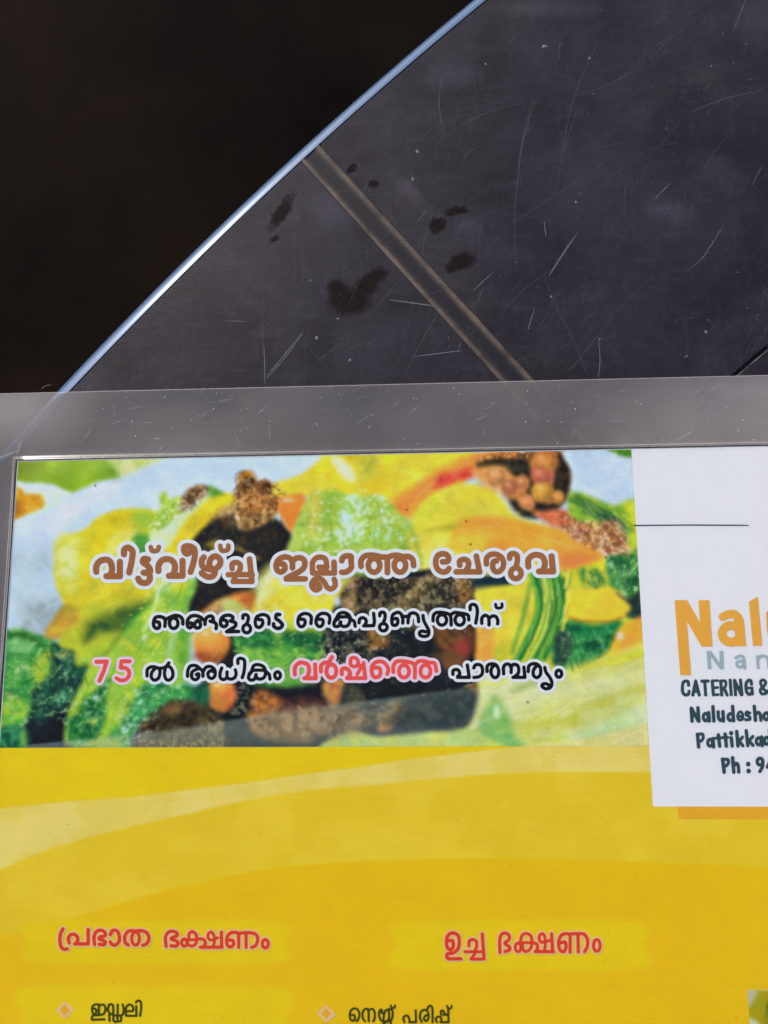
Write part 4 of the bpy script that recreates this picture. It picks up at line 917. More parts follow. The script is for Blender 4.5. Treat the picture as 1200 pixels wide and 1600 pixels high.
# --- yellow lower sheet with pale swooshes
Y = CardCanvas(0, PHY, PHX + .052, PHY - .105, .00045, (216, 184, 8), warp=.4)
Y.poly('-40,1150 1300,1150 1300,1175 900,1166 850,1162 800,1167 720,1176 650,1184 600,1192 500,1206 400,1220 300,1233 200,1245 100,1252 0,1262 -60,1266', (232, 192, 24), (227, 187, 16), sc=60, soft=1.5)
Y.poly('-60,1266 0,1262 100,1252 200,1245 300,1233 400,1220 500,1206 600,1192 650,1184 720,1176 800,1167 850,1161 930,1154 1300,1140 1300,1210 1013,1207 900,1206 800,1208 700,1215 600,1225 500,1233 400,1248 300,1270 200,1293 100,1320 50,1338 0,1358 -60,1378', (218, 199, 106), (211, 192, 88), sc=50, soft=1.6)
Y.poly('-60,1378 0,1358 50,1338 100,1320 200,1293 300,1270 400,1248 500,1233 600,1225 700,1215 800,1208 900,1206 1013,1207 1300,1215 1300,1360 1200,1355 900,1344 700,1342 500,1350 400,1362 300,1382 230,1400 100,1440 -60,1500', (217, 189, 50), (211, 184, 40), sc=70, soft=2)
Y.poly('-60,1500 100,1440 230,1400 300,1382 400,1362 500,1350 700,1342 900,1344 1200,1355 1300,1360 1300,1700 -60,1700', (219, 178, 0), (214, 177, 2), sc=90, soft=5)
for x0, x1, y0, y1 in ((50, 440, 1440, 1502), (622, 1000, 1440, 1512), (40, 445, 1542, 1640)):
    Y.poly([(x0, y0), ((x0 + x1) / 2, y0 - 3), (x1, y0), (x1 + 4, (y0 + y1) / 2), (x1, y1), ((x0 + x1) / 2, y1 + 3), (x0, y1), (x0 - 4, (y0 + y1) / 2)], (219, 194, 38), (213, 190, 18), sc=20, soft=7, a=.7)
rr = random.Random(5)
for k in range(70): Y.ell(rr.uniform(0, 1200), rr.uniform(1170, 1600), rr.uniform(.6, 1.3), rr.uniform(.6, 1.3), (140, 110, 20), soft=1, a=rr.uniform(.2, .6))
Y.build('yellow_background', ZP + .00002)
# remaining yellow of the sheet, outside the frame
def flat(name, x0, y0, x1, y1, z, mat):
    c = [CARD(x0, y0), CARD(x1, y0), CARD(x1, y1), CARD(x0, y1)]
    return inv(mesh_obj(name, [(*p, z) for p in c], [(0, 1, 2, 3)] if (x1 - x0) * (y1 - y0) > 0 else [(3, 2, 1, 0)], mat))
M_YEL = ink_material('yellow_print', ink((220, 182, 2)), grain=.05)
flat('yellow_border', 0, -CH, PHX + .052, PHY - .105, ZP + .00002, M_YEL)
flat('yellow_border', PHX + .052, -CH, CW, 0, ZP + .00002, M_YEL)
# white panel with orange stripe under it
WB = (cardxy(1022, 1262)[1] + cardxy(1200, 1257)[1]) / 2
flat('white_panel', PHX, WB, PHX + .125, 0, ZP + .00005, M_WHITE)
sx = cardxy(1058, 1262)[0]; sy = cardxy(1060, 1279)[1]
flat('orange_stripe', sx, sy, PHX + .115, WB, ZP + .00004, M_STRIPE)
# greenish picture further down at the right edge
gx, gy = cardxy(1166, 1544)
G = CardCanvas(gx, gy, gx + .06, gy - .05, .0006, (165, 150, 20), warp=2)
G.poly('1160,1560 1300,1540 1300,1900 1160,1900', (160, 148, 14), (150, 152, 30), sc=20, soft=6)
G.poly('1160,1540 1175,1540 1182,1552 1172,1568 1160,1572', (176, 176, 150), soft=6)
G.poly('1160,1590 1176,1592 1186,1602 1176,1630 1160,1640', (190, 190, 170), soft=5)
G.poly('1195,1575 1210,1560 1260,1580 1260,1650 1200,1640', (90, 100, 20), (140, 140, 30), sc=10, soft=6)
G.poly('1160,1541 1300,1538 1300,1545 1160,1548', (196, 182, 96), soft=2)
G.build('corner_picture', ZP + .00004)

# ------------------------------------------------------------------ lettering
GR = 1.0
def sdf_of(items, pad):
    """items: ('s', pts, width) strokes and ('p', pts) polygons, px -> grid and signed distance"""
    A = np.array([q for it in items for q in it[1]])
    mw = max([it[2] for it in items if it[0] == 's'] + [0])
    x0, y0 = np.floor(A.min(0) - pad - mw / 2 - 2); x1, y1 = np.ceil(A.max(0) + pad + mw / 2 + 2)
    xs = np.arange(x0, x1 + .01, GR * .8); ys = np.arange(y0, y1 + .01, GR * .8); X, Y_ = np.meshgrid(xs, ys)
    D = np.full(X.shape, 1e3)
    for it in items:
        P = np.array(it[1]); r = pad + (it[2] / 2 if it[0] == 's' else 0) + 2
        j0, j1 = np.searchsorted(xs, [P[:, 0].min() - r, P[:, 0].max() + r]); i0, i1 = np.searchsorted(ys, [P[:, 1].min() - r, P[:, 1].max() + r])
        b = (slice(i0, i1), slice(j0, j1)); xx, yy = X[b], Y_[b]
        if it[0] == 'p': d = poly_sdf(xx, yy, it[1])
        else:
            d = np.full(xx.shape, 1e3)
            for k in range(len(P) - 1): d = np.minimum(d, seg_dist(xx, yy, P[k], P[k + 1]))
            d = d - it[2] / 2
        D[b] = np.minimum(D[b], d)
    return xs, ys, D
def contour_mesh(name, xs, ys, D, lvl, z, mat, label=None):
    V, Fc, idx = [], [], {}
    S = D - lvl; S = np.where(np.abs(S) < 1e-4, 1e-4, S)
    def vert(key, x, y):
        if key not in idx: idx[key] = len(V); V.append((x, y))
        return idx[key]
    h, w_ = S.shape; ins = S < 0
    full = ins[:-1, :-1] & ins[:-1, 1:] & ins[1:, :-1] & ins[1:, 1:]
    anyi = ins[:-1, :-1] | ins[:-1, 1:] | ins[1:, :-1] | ins[1:, 1:]
    for i in range(h - 1):
        j = 0; row = full[i]
        while j < w_ - 1:
            if row[j]:
                k = j
                while k < w_ - 1 and row[k]: k += 1
                Fc.append((vert((i, j), xs[j], ys[i]), vert((i + 1, j), xs[j], ys[i + 1]), vert((i + 1, k), xs[k], ys[i + 1]), vert((i, k), xs[k], ys[i])))
                j = k
            else: j += 1
    for i, j in zip(*np.where(anyi & ~full)):
        cs = [(i, j), (i + 1, j), (i + 1, j + 1), (i, j + 1)]; f = []
        for a in range(4):
            p, q = cs[a], cs[(a + 1) % 4]; sp_, sq = S[p], S[q]
            if sp_ < 0: f.append(vert(p, xs[p[1]], ys[p[0]]))
            if (sp_ < 0) != (sq < 0):
                t = sp_ / (sp_ - sq); kk = ('e',) + tuple(sorted((p, q)))
                f.append(vert(kk, xs[p[1]] + t * (xs[q[1]] - xs[p[1]]), ys[p[0]] + t * (ys[q[0]] - ys[p[0]])))
        if len(f) >= 3: Fc.append(tuple(f))
    A = np.array(V); W_ = U(A[:, 0], A[:, 1])
    return inv(mesh_obj(name, np.c_[W_, np.full(len(W_), z)], Fc, mat, None, label))
def glyphs(ox, oy, width, text, k=8.):
    """strokes written in 8x enlarged px from (ox, oy): c smooth, l straight, e ellipse, p polygon; wNN overrides the pen"""
    items = []
    for ln in text.split(';'):
        t = ln.split()
        if not t: continue
        w_ = width
        if t[0][0] == 'w': w_ = float(t[0][1:]); t = t[1:]
        if t[0] == 'e':
            cx, cy = map(float, t[1].split(',')); rx, ry = map(float, t[2].split(','))
            pts = [(cx + rx * math.cos(a), cy + ry * math.sin(a)) for a in np.linspace(0, 2 * math.pi, 25)]
        else:
            pts = [tuple(map(float, q.split(','))) for q in t[1:]]
            if t[0] == 'c': pts = smooth(pts, 5)
        pts = [(ox + x / k, oy + y / k) for x, y in pts]
        items.append(('p', pts) if t[0] == 'p' else ('s', pts, w_ / k))
    return items
ZL = ZP + .00009
def word(items, mat, halo=None, hw=0, name='lettering', label=None):
    xs, ys, D = sdf_of(items, hw + 2)
    if halo is not None: contour_mesh('lettering_outline', xs, ys, D, hw, ZL, halo)
    fat = {M_BROWN: .75, M_BLACK: .5, M_RED: .35, M_RED2: .55, M_OLIVE: .55, M_SLATE: .6, M_GREY: .5, M_RED: .5}.get(mat, .25)
    return contour_mesh(name, xs, ys, D, fat, ZL + .00003, mat, label)

# line 1
word(glyphs(140, 840, 66, 'c 95,430 93,370 130,305 205,278 265,300 290,370 285,440 260,475;l 222,485 390,485;l 388,485 390,305;'
     'c 440,212 445,150 495,128 545,170 545,240 530,330 505,438;w48 c 775,122 785,162 820,172 860,160 875,120;'
     'c 740,275 690,268 676,310 730,350 765,400 755,440 685,440;c 755,450 762,520 730,562 680,568 638,550 618,515;'
     'c 870,420 872,350 910,290 975,270 1040,290 1075,350 1070,420 1050,460;l 1000,480 1170,480;l 1170,480 1170,292')
     + glyphs(280, 840, 64, 'c 150,172 110,205 72,180 72,120 130,110 188,135 204,200 190,300 150,432;'
     'c 315,248 290,290 298,360 360,395 440,402;c 460,398 400,385 385,310 420,250 475,238 522,285 510,350 460,398 450,450 420,488 360,492 310,465 288,445;'
     'w46 c 520,105 532,158 572,168 618,150 620,102;w56 c 668,390 670,330 720,312 765,335 770,385 750,430;w56 l 618,465 920,465;w56 c 745,440 700,500 690,535;w56 l 680,550 915,550;w60 l 885,270 915,550'),
     M_BROWN, M_HALO, 6.3, label='first word of the large brown line')
word(glyphs(420, 840, 60, 'c 148,328 195,340 205,395 157,433 108,405 98,340 130,275 205,243 270,262 297,310 300,380;c 300,300 350,258 420,262 455,310 440,380 380,430 300,470 222,512;l 222,518 460,518;'
     'w56 c 628,372 700,372 724,340 710,270 650,246 590,262 553,310 548,380 552,440;w56 l 552,445 824,445;w60 l 822,445 818,310;w54 l 632,372 732,372;w54 l 728,380 722,300;'
     'w56 c 600,582 632,592 640,630 600,657 555,635 540,580 580,520 650,518 700,560 730,620 780,645 828,610 832,560 820,522;'
     'c 915,292 930,250 980,230 1030,240 1030,300 1035,370 1000,415 950,435 915,435')
     + glyphs(530, 840, 60, 'c 275,362 275,290 320,235 390,222 460,228 530,245 590,250 602,300 603,440;w58 e 437,350 72,86;w58 e 760,350 72,86;c 600,262 640,235 720,222 800,240 870,240 920,280 930,352'),
     M_BROWN, M_HALO, 6.3, label='middle word of the large brown line')
word(glyphs(660, 840, 60, 'c 250,305 310,300 328,260 300,215 240,205 185,235 165,310 185,390 240,430 300,425 330,388;'
     'c 465,348 465,295 520,275 570,300 572,365 550,400;l 420,430 715,430;l 712,430 672,235')
     + glyphs(740, 840, 58, 'c 158,332 160,260 210,215 280,212 345,250 372,320 355,390 300,430 250,410 235,350 250,300 285,292;'
     'c 447,262 452,215 500,203 540,230 542,300 530,360;e 525,448 65,68;w64 c 680,365 680,280 730,228 790,218 850,238 885,300 880,370 855,420;w64 l 812,425 990,425;w66 l 988,425 970,235'),
     M_BROWN, M_HALO, 6.3, label='last word of the large brown line')
# line 2
word(glyphs(230, 930, 38, 'c 122,332 160,345 160,400 125,415 92,385 92,320 120,275 180,270 222,290 235,330 230,388;e 340,350 53,66;c 235,305 285,280 350,255 410,262 448,300 455,360;'
     'c 530,350 565,350 570,385 540,408 512,380 515,310 560,262 630,258 690,285;c 640,322 612,340 600,380 622,410 665,400 672,350 640,315;c 690,298 728,320 730,365;c 730,330 750,282 800,260 830,280 830,322 795,325 850,342 872,372 868,418;'
     'c 960,308 1000,325 1000,375 960,392 925,365 930,300 965,262 1030,250 1075,272 1070,312 1048,322 1110,345 1105,390 1050,425 1002,455;l 1000,456 1150,453')
     + glyphs(350, 930, 36, 'c 243,290 245,252 285,245 310,272 305,320 290,355;e 290,418 48,52;c 440,305 480,310 490,355 455,400 410,390 396,330 420,268 490,243 550,262 570,312 565,362;'
     'w40 c 700,243 662,243 655,290 700,325 735,370 710,408 665,413 628,388 625,358'), M_BLACK, M_HALO, 5.0, label='first word of the black second line')
word(glyphs(455, 930, 36, 'c 110,300 165,305 178,345 150,390 108,385 88,330 108,262 165,230 225,240 255,280 250,355;c 335,300 390,305 403,345 378,388 335,383 313,330 335,262 390,228 455,238 485,280 478,350;'
     'c 562,300 600,235 660,217 720,245 750,300 790,330 802,388;c 540,350 570,285 640,272 720,275 735,320 710,378 650,390 610,350;c 622,335 600,385 550,388 536,360 550,320 590,300;'
     'c 850,345 858,300 895,282 930,300 940,335 925,370;l 908,383 1032,380;l 1032,380 1042,330 1032,228')
     + glyphs(590, 930, 36, 'c 28,258 35,220 78,215 95,250 90,300 76,335;e 73,400 48,46;c 190,302 240,292 255,330 235,372 190,370 177,310 195,242 260,215 300,245 315,290 315,348;l 305,268 395,265;c 380,345 385,280 400,238 450,222 495,245 510,290 512,332;'
     'c 568,255 578,320 620,400 640,450 630,500 580,515 530,500 527,462 560,448 600,458;c 693,320 695,262 725,222 790,215 860,227 900,245 915,290 918,372;e 803,310 58,65;e 1025,310 58,65;c 915,243 960,217 1020,222 1080,232 1130,252 1138,308')
     + glyphs(660, 930, 36, 'c 595,182 597,135 630,115 670,135 685,200 675,290 665,348;c 740,352 742,285 780,252 820,272 830,320 830,372;c 830,290 870,262 915,268 938,310 938,358;w32 c 912,115 920,152 955,162 990,148 992,110'),
     M_BLACK, M_HALO, 5.0, label='second word of the black second line')
# line 3
word(glyphs(140, 1010, 44, 'l 97,192 225,188;l 222,190 190,300 133,428'), M_RED, M_HALO_PINK, 4.6, 'numeral', 'red numeral 7')
word(glyphs(140, 1010, 42, 'l 512,185 410,185;l 408,188 400,262;c 400,265 460,270 503,310 500,370 460,413 400,422 348,395'), M_RED, M_HALO_PINK, 4.6, 'numeral', 'red numeral 5')
word(glyphs(140, 1010, 35, 'c 728,368 730,292 770,257 820,253;c 825,262 880,280 888,330 870,395 820,420 782,385 787,325 830,272;c 820,255 890,272 960,255 1000,205;c 985,245 1020,262 1047,310 1045,380 1000,420 960,400 945,330 962,250'), M_BLACK, M_HALO, 5.0)
word(glyphs(280, 1010, 35, 'c 112,372 117,300 150,243 220,240 262,272 300,310 305,372;c 222,352 250,340 250,385 210,415 167,388 167,325 210,290 262,275;c 305,320 340,262 400,250 450,290 455,360 420,398 380,385 367,335 400,302 430,312;'
     'c 540,268 518,330 522,390 560,412 600,388 605,318;c 600,388 650,408 700,388 718,340 708,292;c 740,212 742,162 780,148 820,172 825,240 815,320 795,388;'
     'c 915,290 940,237 1000,227 1060,252 1090,310 1130,350 1140,408;c 880,342 930,300 1010,296 1070,302 1083,350 1050,398 990,403 962,358;c 968,350 945,408 895,418 872,385 890,342 915,310')
     + glyphs(400, 1010, 35, 'e 275,360 35,44'), M_BLACK, M_HALO, 5.0, label='black word after the numerals')
word(glyphs(400, 1010, 44, 'c 490,348 490,262 540,207 600,203 655,232 668,300 650,368 622,393;l 608,396 752,396;l 750,396 742,225;'
     'c 815,312 817,242 860,203 930,212;e 945,308 62,84;l 905,212 952,132;c 1075,345 1077,290 1115,272 1158,292 1178,340 1150,385;w38 c 1182,215 1190,152 1240,142 1278,180 1272,232 1232,250 1190,235 1182,205;w38 c 1275,210 1308,262 1268,345;w36 c 1350,210 1318,255')
     + glyphs(550, 1010, 42, 'l -60,395 170,395;l 168,395 145,208;c 285,265 340,268 358,310 340,372 285,383 252,340 252,250 300,197 380,190 430,232 455,290 442,342;'
     'c 518,318 517,250 552,192 620,182 700,192 760,212 785,260 785,388;e 650,310 63,78;e 918,310 63,78;c 785,232 830,187 900,182 960,200 1030,212 1053,305'),
     M_RED, M_HALO_PINK, 4.8, label='red word of the third line')
word(glyphs(690, 1010, 36, 'c 140,348 142,302 180,287 213,302 225,345 200,372;l 198,385 345,385;l 343,385 320,232;c 400,268 420,232 470,227 505,262 505,340 460,378 402,386;'
     'c 565,312 570,242 620,217 680,232 710,300 700,368 655,388 617,340 622,272 660,235;c 773,342 770,262 800,222 845,227 865,270 865,325;c 865,262 890,227 940,232 960,280 950,340 905,378;l 888,385 1038,385;l 1037,385 1025,258')
     + glyphs(770, 1010, 36, 'c 440,312 445,247 490,217 550,222 590,270 590,348 550,388 507,365 502,300 535,250;c 645,262 660,320 710,390 733,450 718,508 660,528 612,500 620,470 660,464 690,478;e 820,340 36,44'),
     M_BLACK, M_HALO, 5.0, label='last black word of the third line')
# red headings
word(glyphs(80, 1425, 36, 'c 160,200 130,262 122,340 137,420 170,453 213,448;c 240,375 227,320 252,277 295,267 335,292 345,340 328,372;l 305,386 475,386;l 475,386 475,207;'
     'c 555,395 547,300 577,235 635,217 683,242 685,285 625,300 612,325 660,342 688,362 672,395 612,392;c 750,272 777,222 830,222 860,280 860,350 820,398 775,395 748,362;'
     'c 975,400 937,370 932,290 972,232 1030,222;w32 e 1065,320 48,82;c 1065,228 1130,222 1198,242 1233,310 1208,378 1155,403'), M_RED2, M_HALO_TAN, 2.8, label='first red heading word at lower left')
word(glyphs(200, 1425, 34, 'c 487,418 477,312 507,247 560,229 618,247 620,285 565,305 550,325 600,345 632,365 618,412 545,410;w30 e 712,370 34,46;w30 c 770,335 772,262 812,234 855,262 868,320 853,388 810,413 762,398 752,360;w28 l 715,335 878,335;w32 c 880,322 955,332 976,380 955,418')
     + glyphs(300, 1425, 34, 'l 112,428 385,428;l 378,428 375,240;w28 c 270,420 290,360 285,290 250,238 212,262 208,310 250,338 330,310;c 468,340 515,342 528,390 490,425 447,398 442,320 480,255 550,242 600,262;l 590,430 590,262;l 682,430 682,272;c 600,255 660,248 740,248 810,272 828,340 800,408 752,430;e 922,385 37,52'),
     M_RED2, M_HALO_TAN, 2.8, label='second red heading word at lower left')
word(glyphs(680, 1425, 36, 'c 178,345 218,350 223,420 190,455 148,428 143,320 180,260 240,253 288,290 298,380 278,455 220,498 152,512 147,558 180,573;l 180,573 318,571;w32 c 418,410 425,352 470,332 513,357 515,420 500,460;w30 l 370,483 590,483;w30 c 502,488 480,530 452,565;w32 l 445,575 610,575;w34 l 608,575 585,262'),
     M_RED2, M_HALO_TAN, 2.8, label='first red heading word at lower right')
word(glyphs(680, 1425, 34, 'c 805,495 803,340 822,272 870,252 915,272 920,330 868,378 920,420 925,460 868,483;w30 e 1032,430 35,54')
     + glyphs(810, 1425, 34, 'w30 c 20,362 40,282 90,257 148,282 163,350 150,438 90,483 52,450 47,390;w28 l 0,370 188,370;c 190,372 233,400 230,468;l 205,482 435,482;w30 c 320,475 330,400 325,300 295,258 258,285 258,335 290,365 400,340;l 422,482 410,262;c 528,372 578,365 588,430 560,483 512,458 497,360 532,278 600,258 640,275;l 640,488 640,275;l 742,488 738,275;c 640,263 740,258 818,268 858,340 853,420 820,483;w32 e 973,405 42,74'),
     M_RED2, M_HALO_TAN, 2.8, label='second red heading word at lower right')
# menu items
word(glyphs(80, 1540, 19, 'c 545,270 575,285 565,340 530,325 525,255 560,220 608,222;l 608,222 608,340;c 610,232 670,225 690,280 670,335 625,352 540,358 518,385 525,410;l 522,412 678,405;'
     'c 760,345 722,300 730,232 760,217 785,240 785,350;l 842,222 840,350;c 785,350 840,360 900,350 917,280 903,222;c 735,350 740,425;c 790,360 790,425 835,432 838,360;c 835,428 880,425 885,355;'
     'c 945,355 945,262 985,222 1028,240 1030,300 965,303;l 945,362 1072,362;l 1075,362 1072,240;c 1068,195 1095,172 1128,187 1135,260 1120,362'), M_OLIVE, label='small dark menu item word at left')
word(glyphs(490, 1540, 19, 'c 478,350 513,358 515,408 482,422 457,390 460,312 500,272 550,282 575,340 562,400 540,430;c 645,430 617,390 617,312 650,277 685,292 690,430;c 690,290 740,277 765,320 763,400 745,430;'
     'c 855,330 850,285 825,300 820,360 840,415 870,430 930,420 945,350 930,290 895,300 880,360 870,425;c 945,275 985,300 985,380 960,420 900,440 860,475;l 855,478 960,478;l 965,430 965,478;w17 c 967,232 978,262 1008,262 1022,232'), M_OLIVE, label='small dark menu item word at bottom centre')
word(glyphs(600, 1540, 19, 'c 255,440 240,390 270,360 305,370 320,430;l 312,440 400,440;l 400,440 395,292;c 470,440 447,380 462,312 510,287 550,320 555,390 525,428 497,400 515,362 550,350;c 540,278 562,240 593,242 605,290 605,440;'
     'c 660,440 645,400 672,372 710,382 715,425;c 715,350 707,310 735,297 755,330 770,350;l 702,440 805,440;l 805,440 800,262;l 745,350 800,350;w17 c 785,238 802,272 832,270 845,237'), M_OLIVE, label='small dark item word at bottom centre right')
def bullet(pts, cx, cy, ox, oy, label):
    it = glyphs(ox, oy, 8, 'p ' + pts); xs, ys, D = sdf_of(it, 3)
    o = contour_mesh('bullet', xs, ys, D, .6, ZL, M_HALO_TAN, label)
    P = [(ox + (cx + dx) / 8, oy + (cy + dy) / 8) for dx, dy in ((0, -66), (60, 0), (0, 66), (-60, 0))]
    xs, ys, D = sdf_of([('p', P)], 3); c = contour_mesh('bullet_centre', xs, ys, D, .2, ZL + .00003, M_DIAMOND)
    c.parent = o; c.matrix_parent_inverse = Matrix.Identity(4)
bullet('185,185 290,290 180,400 70,290', 182, 290, 80, 1540, 'orange diamond bullet at bottom left')
bullet('165,235 278,352 163,445 48,328', 160, 335, 490, 1540, 'orange diamond bullet at bottom centre')
# white panel lettering
word(glyphs(1050, 920, 100, 'p 25,145 180,145 342,430 322,145 455,145 495,720 360,720 175,400 228,1075 95,1075;c 625,350 700,318 780,325 830,390 845,480;w108 e 728,562 112,104;p 760,330 885,380 915,715 790,715;p 950,165 1060,100 1115,710 1000,710;w120 c 1225,320 1245,560 1320,655 1400,655 1440,600;p 1400,250 1510,250 1545,700 1430,700'), M_ORANGE, name='logo_lettering', label='large orange logo letters')
word(glyphs(1050, 1000, 30, 'p 425,138 475,138 588,295 583,138 627,138 637,360 592,360 470,195 482,360 440,360;c 785,222 840,198 885,225 900,350;e 840,300 42,38;l 1055,205 1065,345;c 1060,245 1100,200 1165,210 1190,260 1195,345;c 1190,250 1240,200 1300,210 1322,260 1328,345', 8), M_GREY, label='grey spaced letters under the logo')
word(glyphs(1050, 1000, 31, 'c 197,562 190,520 155,512 125,540 122,640 150,682 193,675 203,640;l 285,510 250,685;l 285,510 330,685;w24 l 262,640 322,640;l 362,512 440,510;l 397,510 410,685;l 492,512 505,682;w24 l 490,508 560,505;w24 l 497,595 560,592;w24 l 503,682 568,680;'
     'l 597,510 610,685;w26 c 600,510 652,510 662,555 640,600 605,600;l 640,605 678,685;l 715,500 728,680;l 768,502 782,682;l 772,505 852,680;l 843,498 862,680;c 982,550 972,508 938,505 912,550 918,640 950,678 985,655;w24 l 945,597 990,595;l 987,600 992,672;'
     'w28 c 1185,650 1120,600 1093,520 1130,498 1158,530 1130,580 1090,620 1105,668 1150,668 1190,640 1210,600'), M_SLATE, label='CATERING heading in dark slate capitals')
word(glyphs(1050, 1090, 36, 'l 230,130 240,290;l 237,135 318,290;l 313,125 325,290;w32 e 410,240 30,46;l 448,185 455,288;l 500,110 512,288;w34 c 565,175 570,250 598,282 625,255;l 625,172 632,288;w32 e 720,240 32,43;l 745,107 758,285;'
     'w26 c 818,232 872,226 858,182 830,177 808,220 818,268 855,275 878,252;w28 c 960,190 920,177 915,212 955,235 960,268 908,274;l 1015,107 1030,280;w32 c 1030,215 1060,182 1088,202 1097,280;w32 e 1165,230 30,43;l 1202,178 1210,280'), M_SLATE, label='first dark address line on the white panel')
word(glyphs(1050, 1090, 36, 'l 307,455 322,612;w30 c 310,455 368,452 380,495 355,535 318,538;w32 e 465,560 30,43;l 500,508 508,612;l 567,462 585,602;l 652,452 667,602;w28 l 535,502 685,492;l 728,497 740,600;w44 l 727,438 728,442;l 797,420 812,600;w32 l 868,490 822,545;w32 l 828,540 874,598;'
     'l 915,410 935,595;w32 l 998,482 945,540;w32 l 952,535 1000,593;w32 e 1070,542 30,43;l 1107,488 1115,595;w32 e 1172,535 30,43;l 1205,400 1217,590'), M_SLATE, label='second dark address line on the white panel')
word(glyphs(1050, 1180, 38, 'l 620,45 640,205;w32 c 625,48 685,50 692,92 662,128 635,130;l 745,27 760,205;w34 c 760,132 790,97 815,122 822,205;w48 l 939,104 940,108;w48 l 944,190 945,194;w34 e 1087,75 35,42;w34 c 1122,80 1117,140 1085,198;w30 l 1232,20 1180,140;w30 l 1178,145 1262,140;l 1237,20 1248,195'), M_SLATE, label='telephone line on the white panel')
word([('s', [(990, 821.5), (1075, 820.8), (1160, 821.2)], .7), ('s', [(1160, 821.2), (1168, 821.4)], .3)], M_SLATE, name='rule_line', label='thin black rule near the top of the white panel')

# ------------------------------------------------------------------ laminate film
MG = abs(cardxy(600, 601)[1])        # margin width above the sheet
print('margin', MG)
ml = MG * 1.0
ZF0, ZF1 = .00042, .00095
# clear cover over the sheet
inv(mesh_obj('clear_cover', [(*CARD(-.0006, -CH - .0006), ZF1), (*CARD(CW + .0006, -CH - .0006), ZF1), (*CARD(CW + .0006, .0006), ZF1), (*CARD(-.0006, .0006), ZF1)], [(0, 1, 2, 3)], M_COVER))
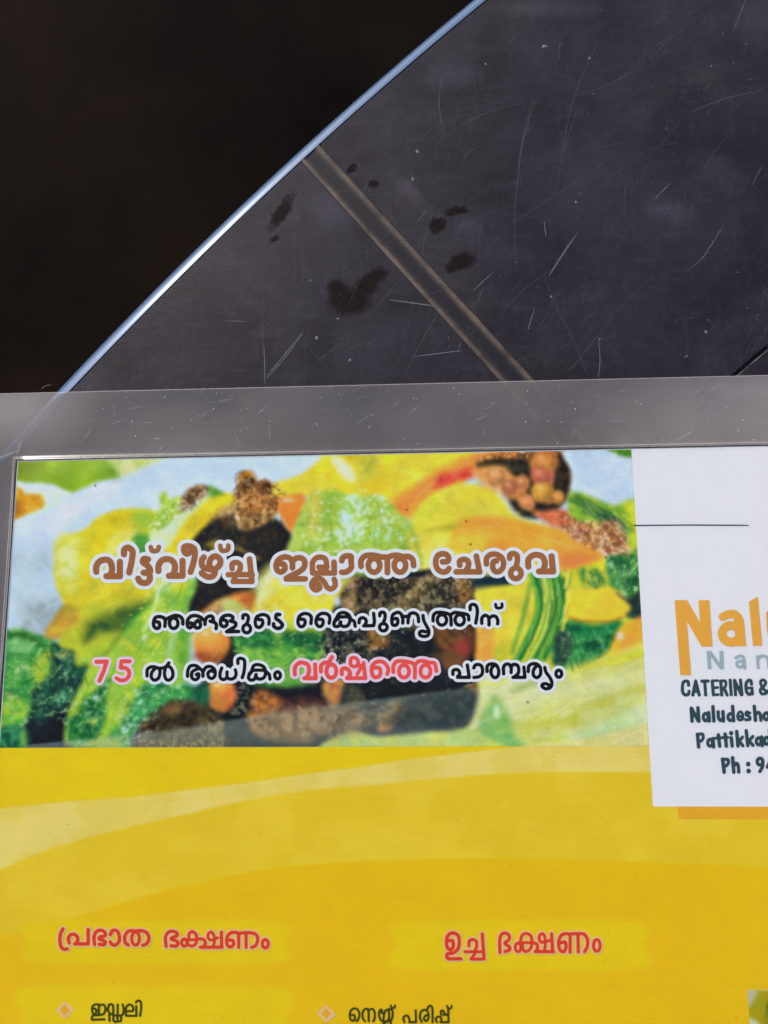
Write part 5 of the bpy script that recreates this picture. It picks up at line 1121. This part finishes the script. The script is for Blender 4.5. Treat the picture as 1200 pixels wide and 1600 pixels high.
# margin: a frame with gentle waves, stepping down from the sheet
def margin_frame():
    prof = [(.0006, ZF1, 0), (.0010, ZF1 - .0001, 0), (.0016, ZF0 + .0001, 0), (.0022, ZF0, 0)] + [(.0022 + (ml - .0022) * t, ZF0, t) for t in np.linspace(.08, 1, 14)]
    cx, cy, hx, hy = CW / 2, -CH / 2, CW / 2, CH / 2
    rad = .006
    NS = 420
    V, Fc = [], []
    for d, z, t in prof:
        ex, ey = hx + d, hy + d; rc = rad * t
        per = []
        # parametric rectangle with fixed points per side (corner radius grows outwards)
        for side in range(4):
            for k in range(NS // 4):
                u = k / (NS // 4)
                per.append((side, u))
        for side, u in per:
            v = -1 + 2 * u
            x, y = {0: (v, 1), 1: (1, -v), 2: (-v, -1), 3: (-1, v)}[side]
            px, py = x * ex, y * ey
            # round the corner
            ax_, ay_ = abs(px) - (ex - rc), abs(py) - (ey - rc)
            if ax_ > 0 and ay_ > 0 and rc > 0:
                L = math.hypot(ax_, ay_); px = math.copysign(ex - rc + ax_ / L * rc, px); py = math.copysign(ey - rc + ay_ / L * rc, py)
            q = CARD(cx + px, cy + py)
            zz = z
            if t > 0:
                zz += .00035 * math.sin(t * math.pi) * (math.sin(q[0] * 95) * .5 + math.sin(q[0] * 41 + 1) * .5 + math.sin(q[1] * 70) * .4)
            V.append((q[0], q[1], max(zz, .00012)))
    for r in range(len(prof) - 1):
        for i in range(NS):
            j = (i + 1) % NS; Fc.append((r * NS + i, r * NS + j, (r + 1) * NS + j, (r + 1) * NS + i))
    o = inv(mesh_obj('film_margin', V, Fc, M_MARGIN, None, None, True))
    # cut edge of the film: a thin bevelled lip down to the table
    base = V[(len(prof) - 1) * NS:]
    V2, F2 = [], []
    c = CARD(cx, cy)
    for (x, y, z) in base:
        d = np.array([x, y]) - c; dx = np.array([d @ EX / (hx + ml), d @ EY / (hy + ml)])
        nrm = EX * math.copysign(1, dx[0]) if abs(dx[0]) > abs(dx[1]) else EY * math.copysign(1, dx[1])
        for off, zz in ((-.00025, z + .00003), (.0, z + .00003), (.00012, .00004)):
            V2.append((x + nrm[0] * off, y + nrm[1] * off, zz))
    for i in range(NS):
        j = (i + 1) % NS
        for k in range(2): F2.append((3 * i + k, 3 * j + k, 3 * j + k + 1, 3 * i + k + 1))
    inv(mesh_obj('film_edge', V2, F2, M_RIM))
margin_frame()
# drawn lines: dark for the shaded air gap, pale for light on film step
def frame_line(name, d, wd, z, mat):
    V = []; 
    for dd in (d, d + wd):
        for x, y in ((-dd, dd), (CW + dd, dd), (CW + dd, -CH - dd), (-dd, -CH - dd)): V.append((*CARD(x, y), z))
    return inv(mesh_obj(name, V, [(i, (i + 1) % 4, 4 + (i + 1) % 4, 4 + i) for i in range(4)], mat))
m, nt, b = mat_new('dark_shaded_gap'); M_GAP = m
nt.links.new(mixc(nt, noise(nt, 90, 3), (.02, .022, .02), (.05, .052, .048)), b.inputs['Base Color']); b.inputs['Roughness'].default_value = .4
frame_line('shaded_gap', .00033, .00020, .00061, M_GAP)
frame_line('film_step_glint', .00125, .00022, .00100, M_RIM)
# creases and dust in the film margin
cr = [(smooth([(-8, 722), (12, 713), (34, 704)], 4), 3.0), (smooth([(36, 690), (33, 700), (30, 712)], 4), 2.2), (smooth([(24, 735), (22, 800), (16, 900), (8, 1010), (-4, 1150)], 5), 2.6)]
rs = random.Random(4)
fs = []
for k in range(60):
    x, y = rs.uniform(40, 1200), rs.uniform(608, 700); L = rs.uniform(5, 30); a = math.radians(rs.choice([50, 60, 35, 100, 10]) + rs.gauss(0, 8))
    q = [(x + L * t * math.cos(a), max(604, y - L * t * math.sin(a))) for t in (0, .5, 1)]
    fs.append((smooth(q, 3), rs.uniform(.5, 1.2)))
inv(ribbon_set('film_creases', cr, M_SCR, .00125, None))
inv(ribbon_set('film_scratches', fs, M_SCR, .0012, None))
sp = [(rs.uniform(30, 1200), rs.uniform(606, 706), rs.choice([.5, .6, .8, 1.1, 1.6]), rs.uniform(.5, 1), rs.uniform(0, 3)) for k in range(160)]
inv(specks('film_dust', sp, M_DUST2, .0012))
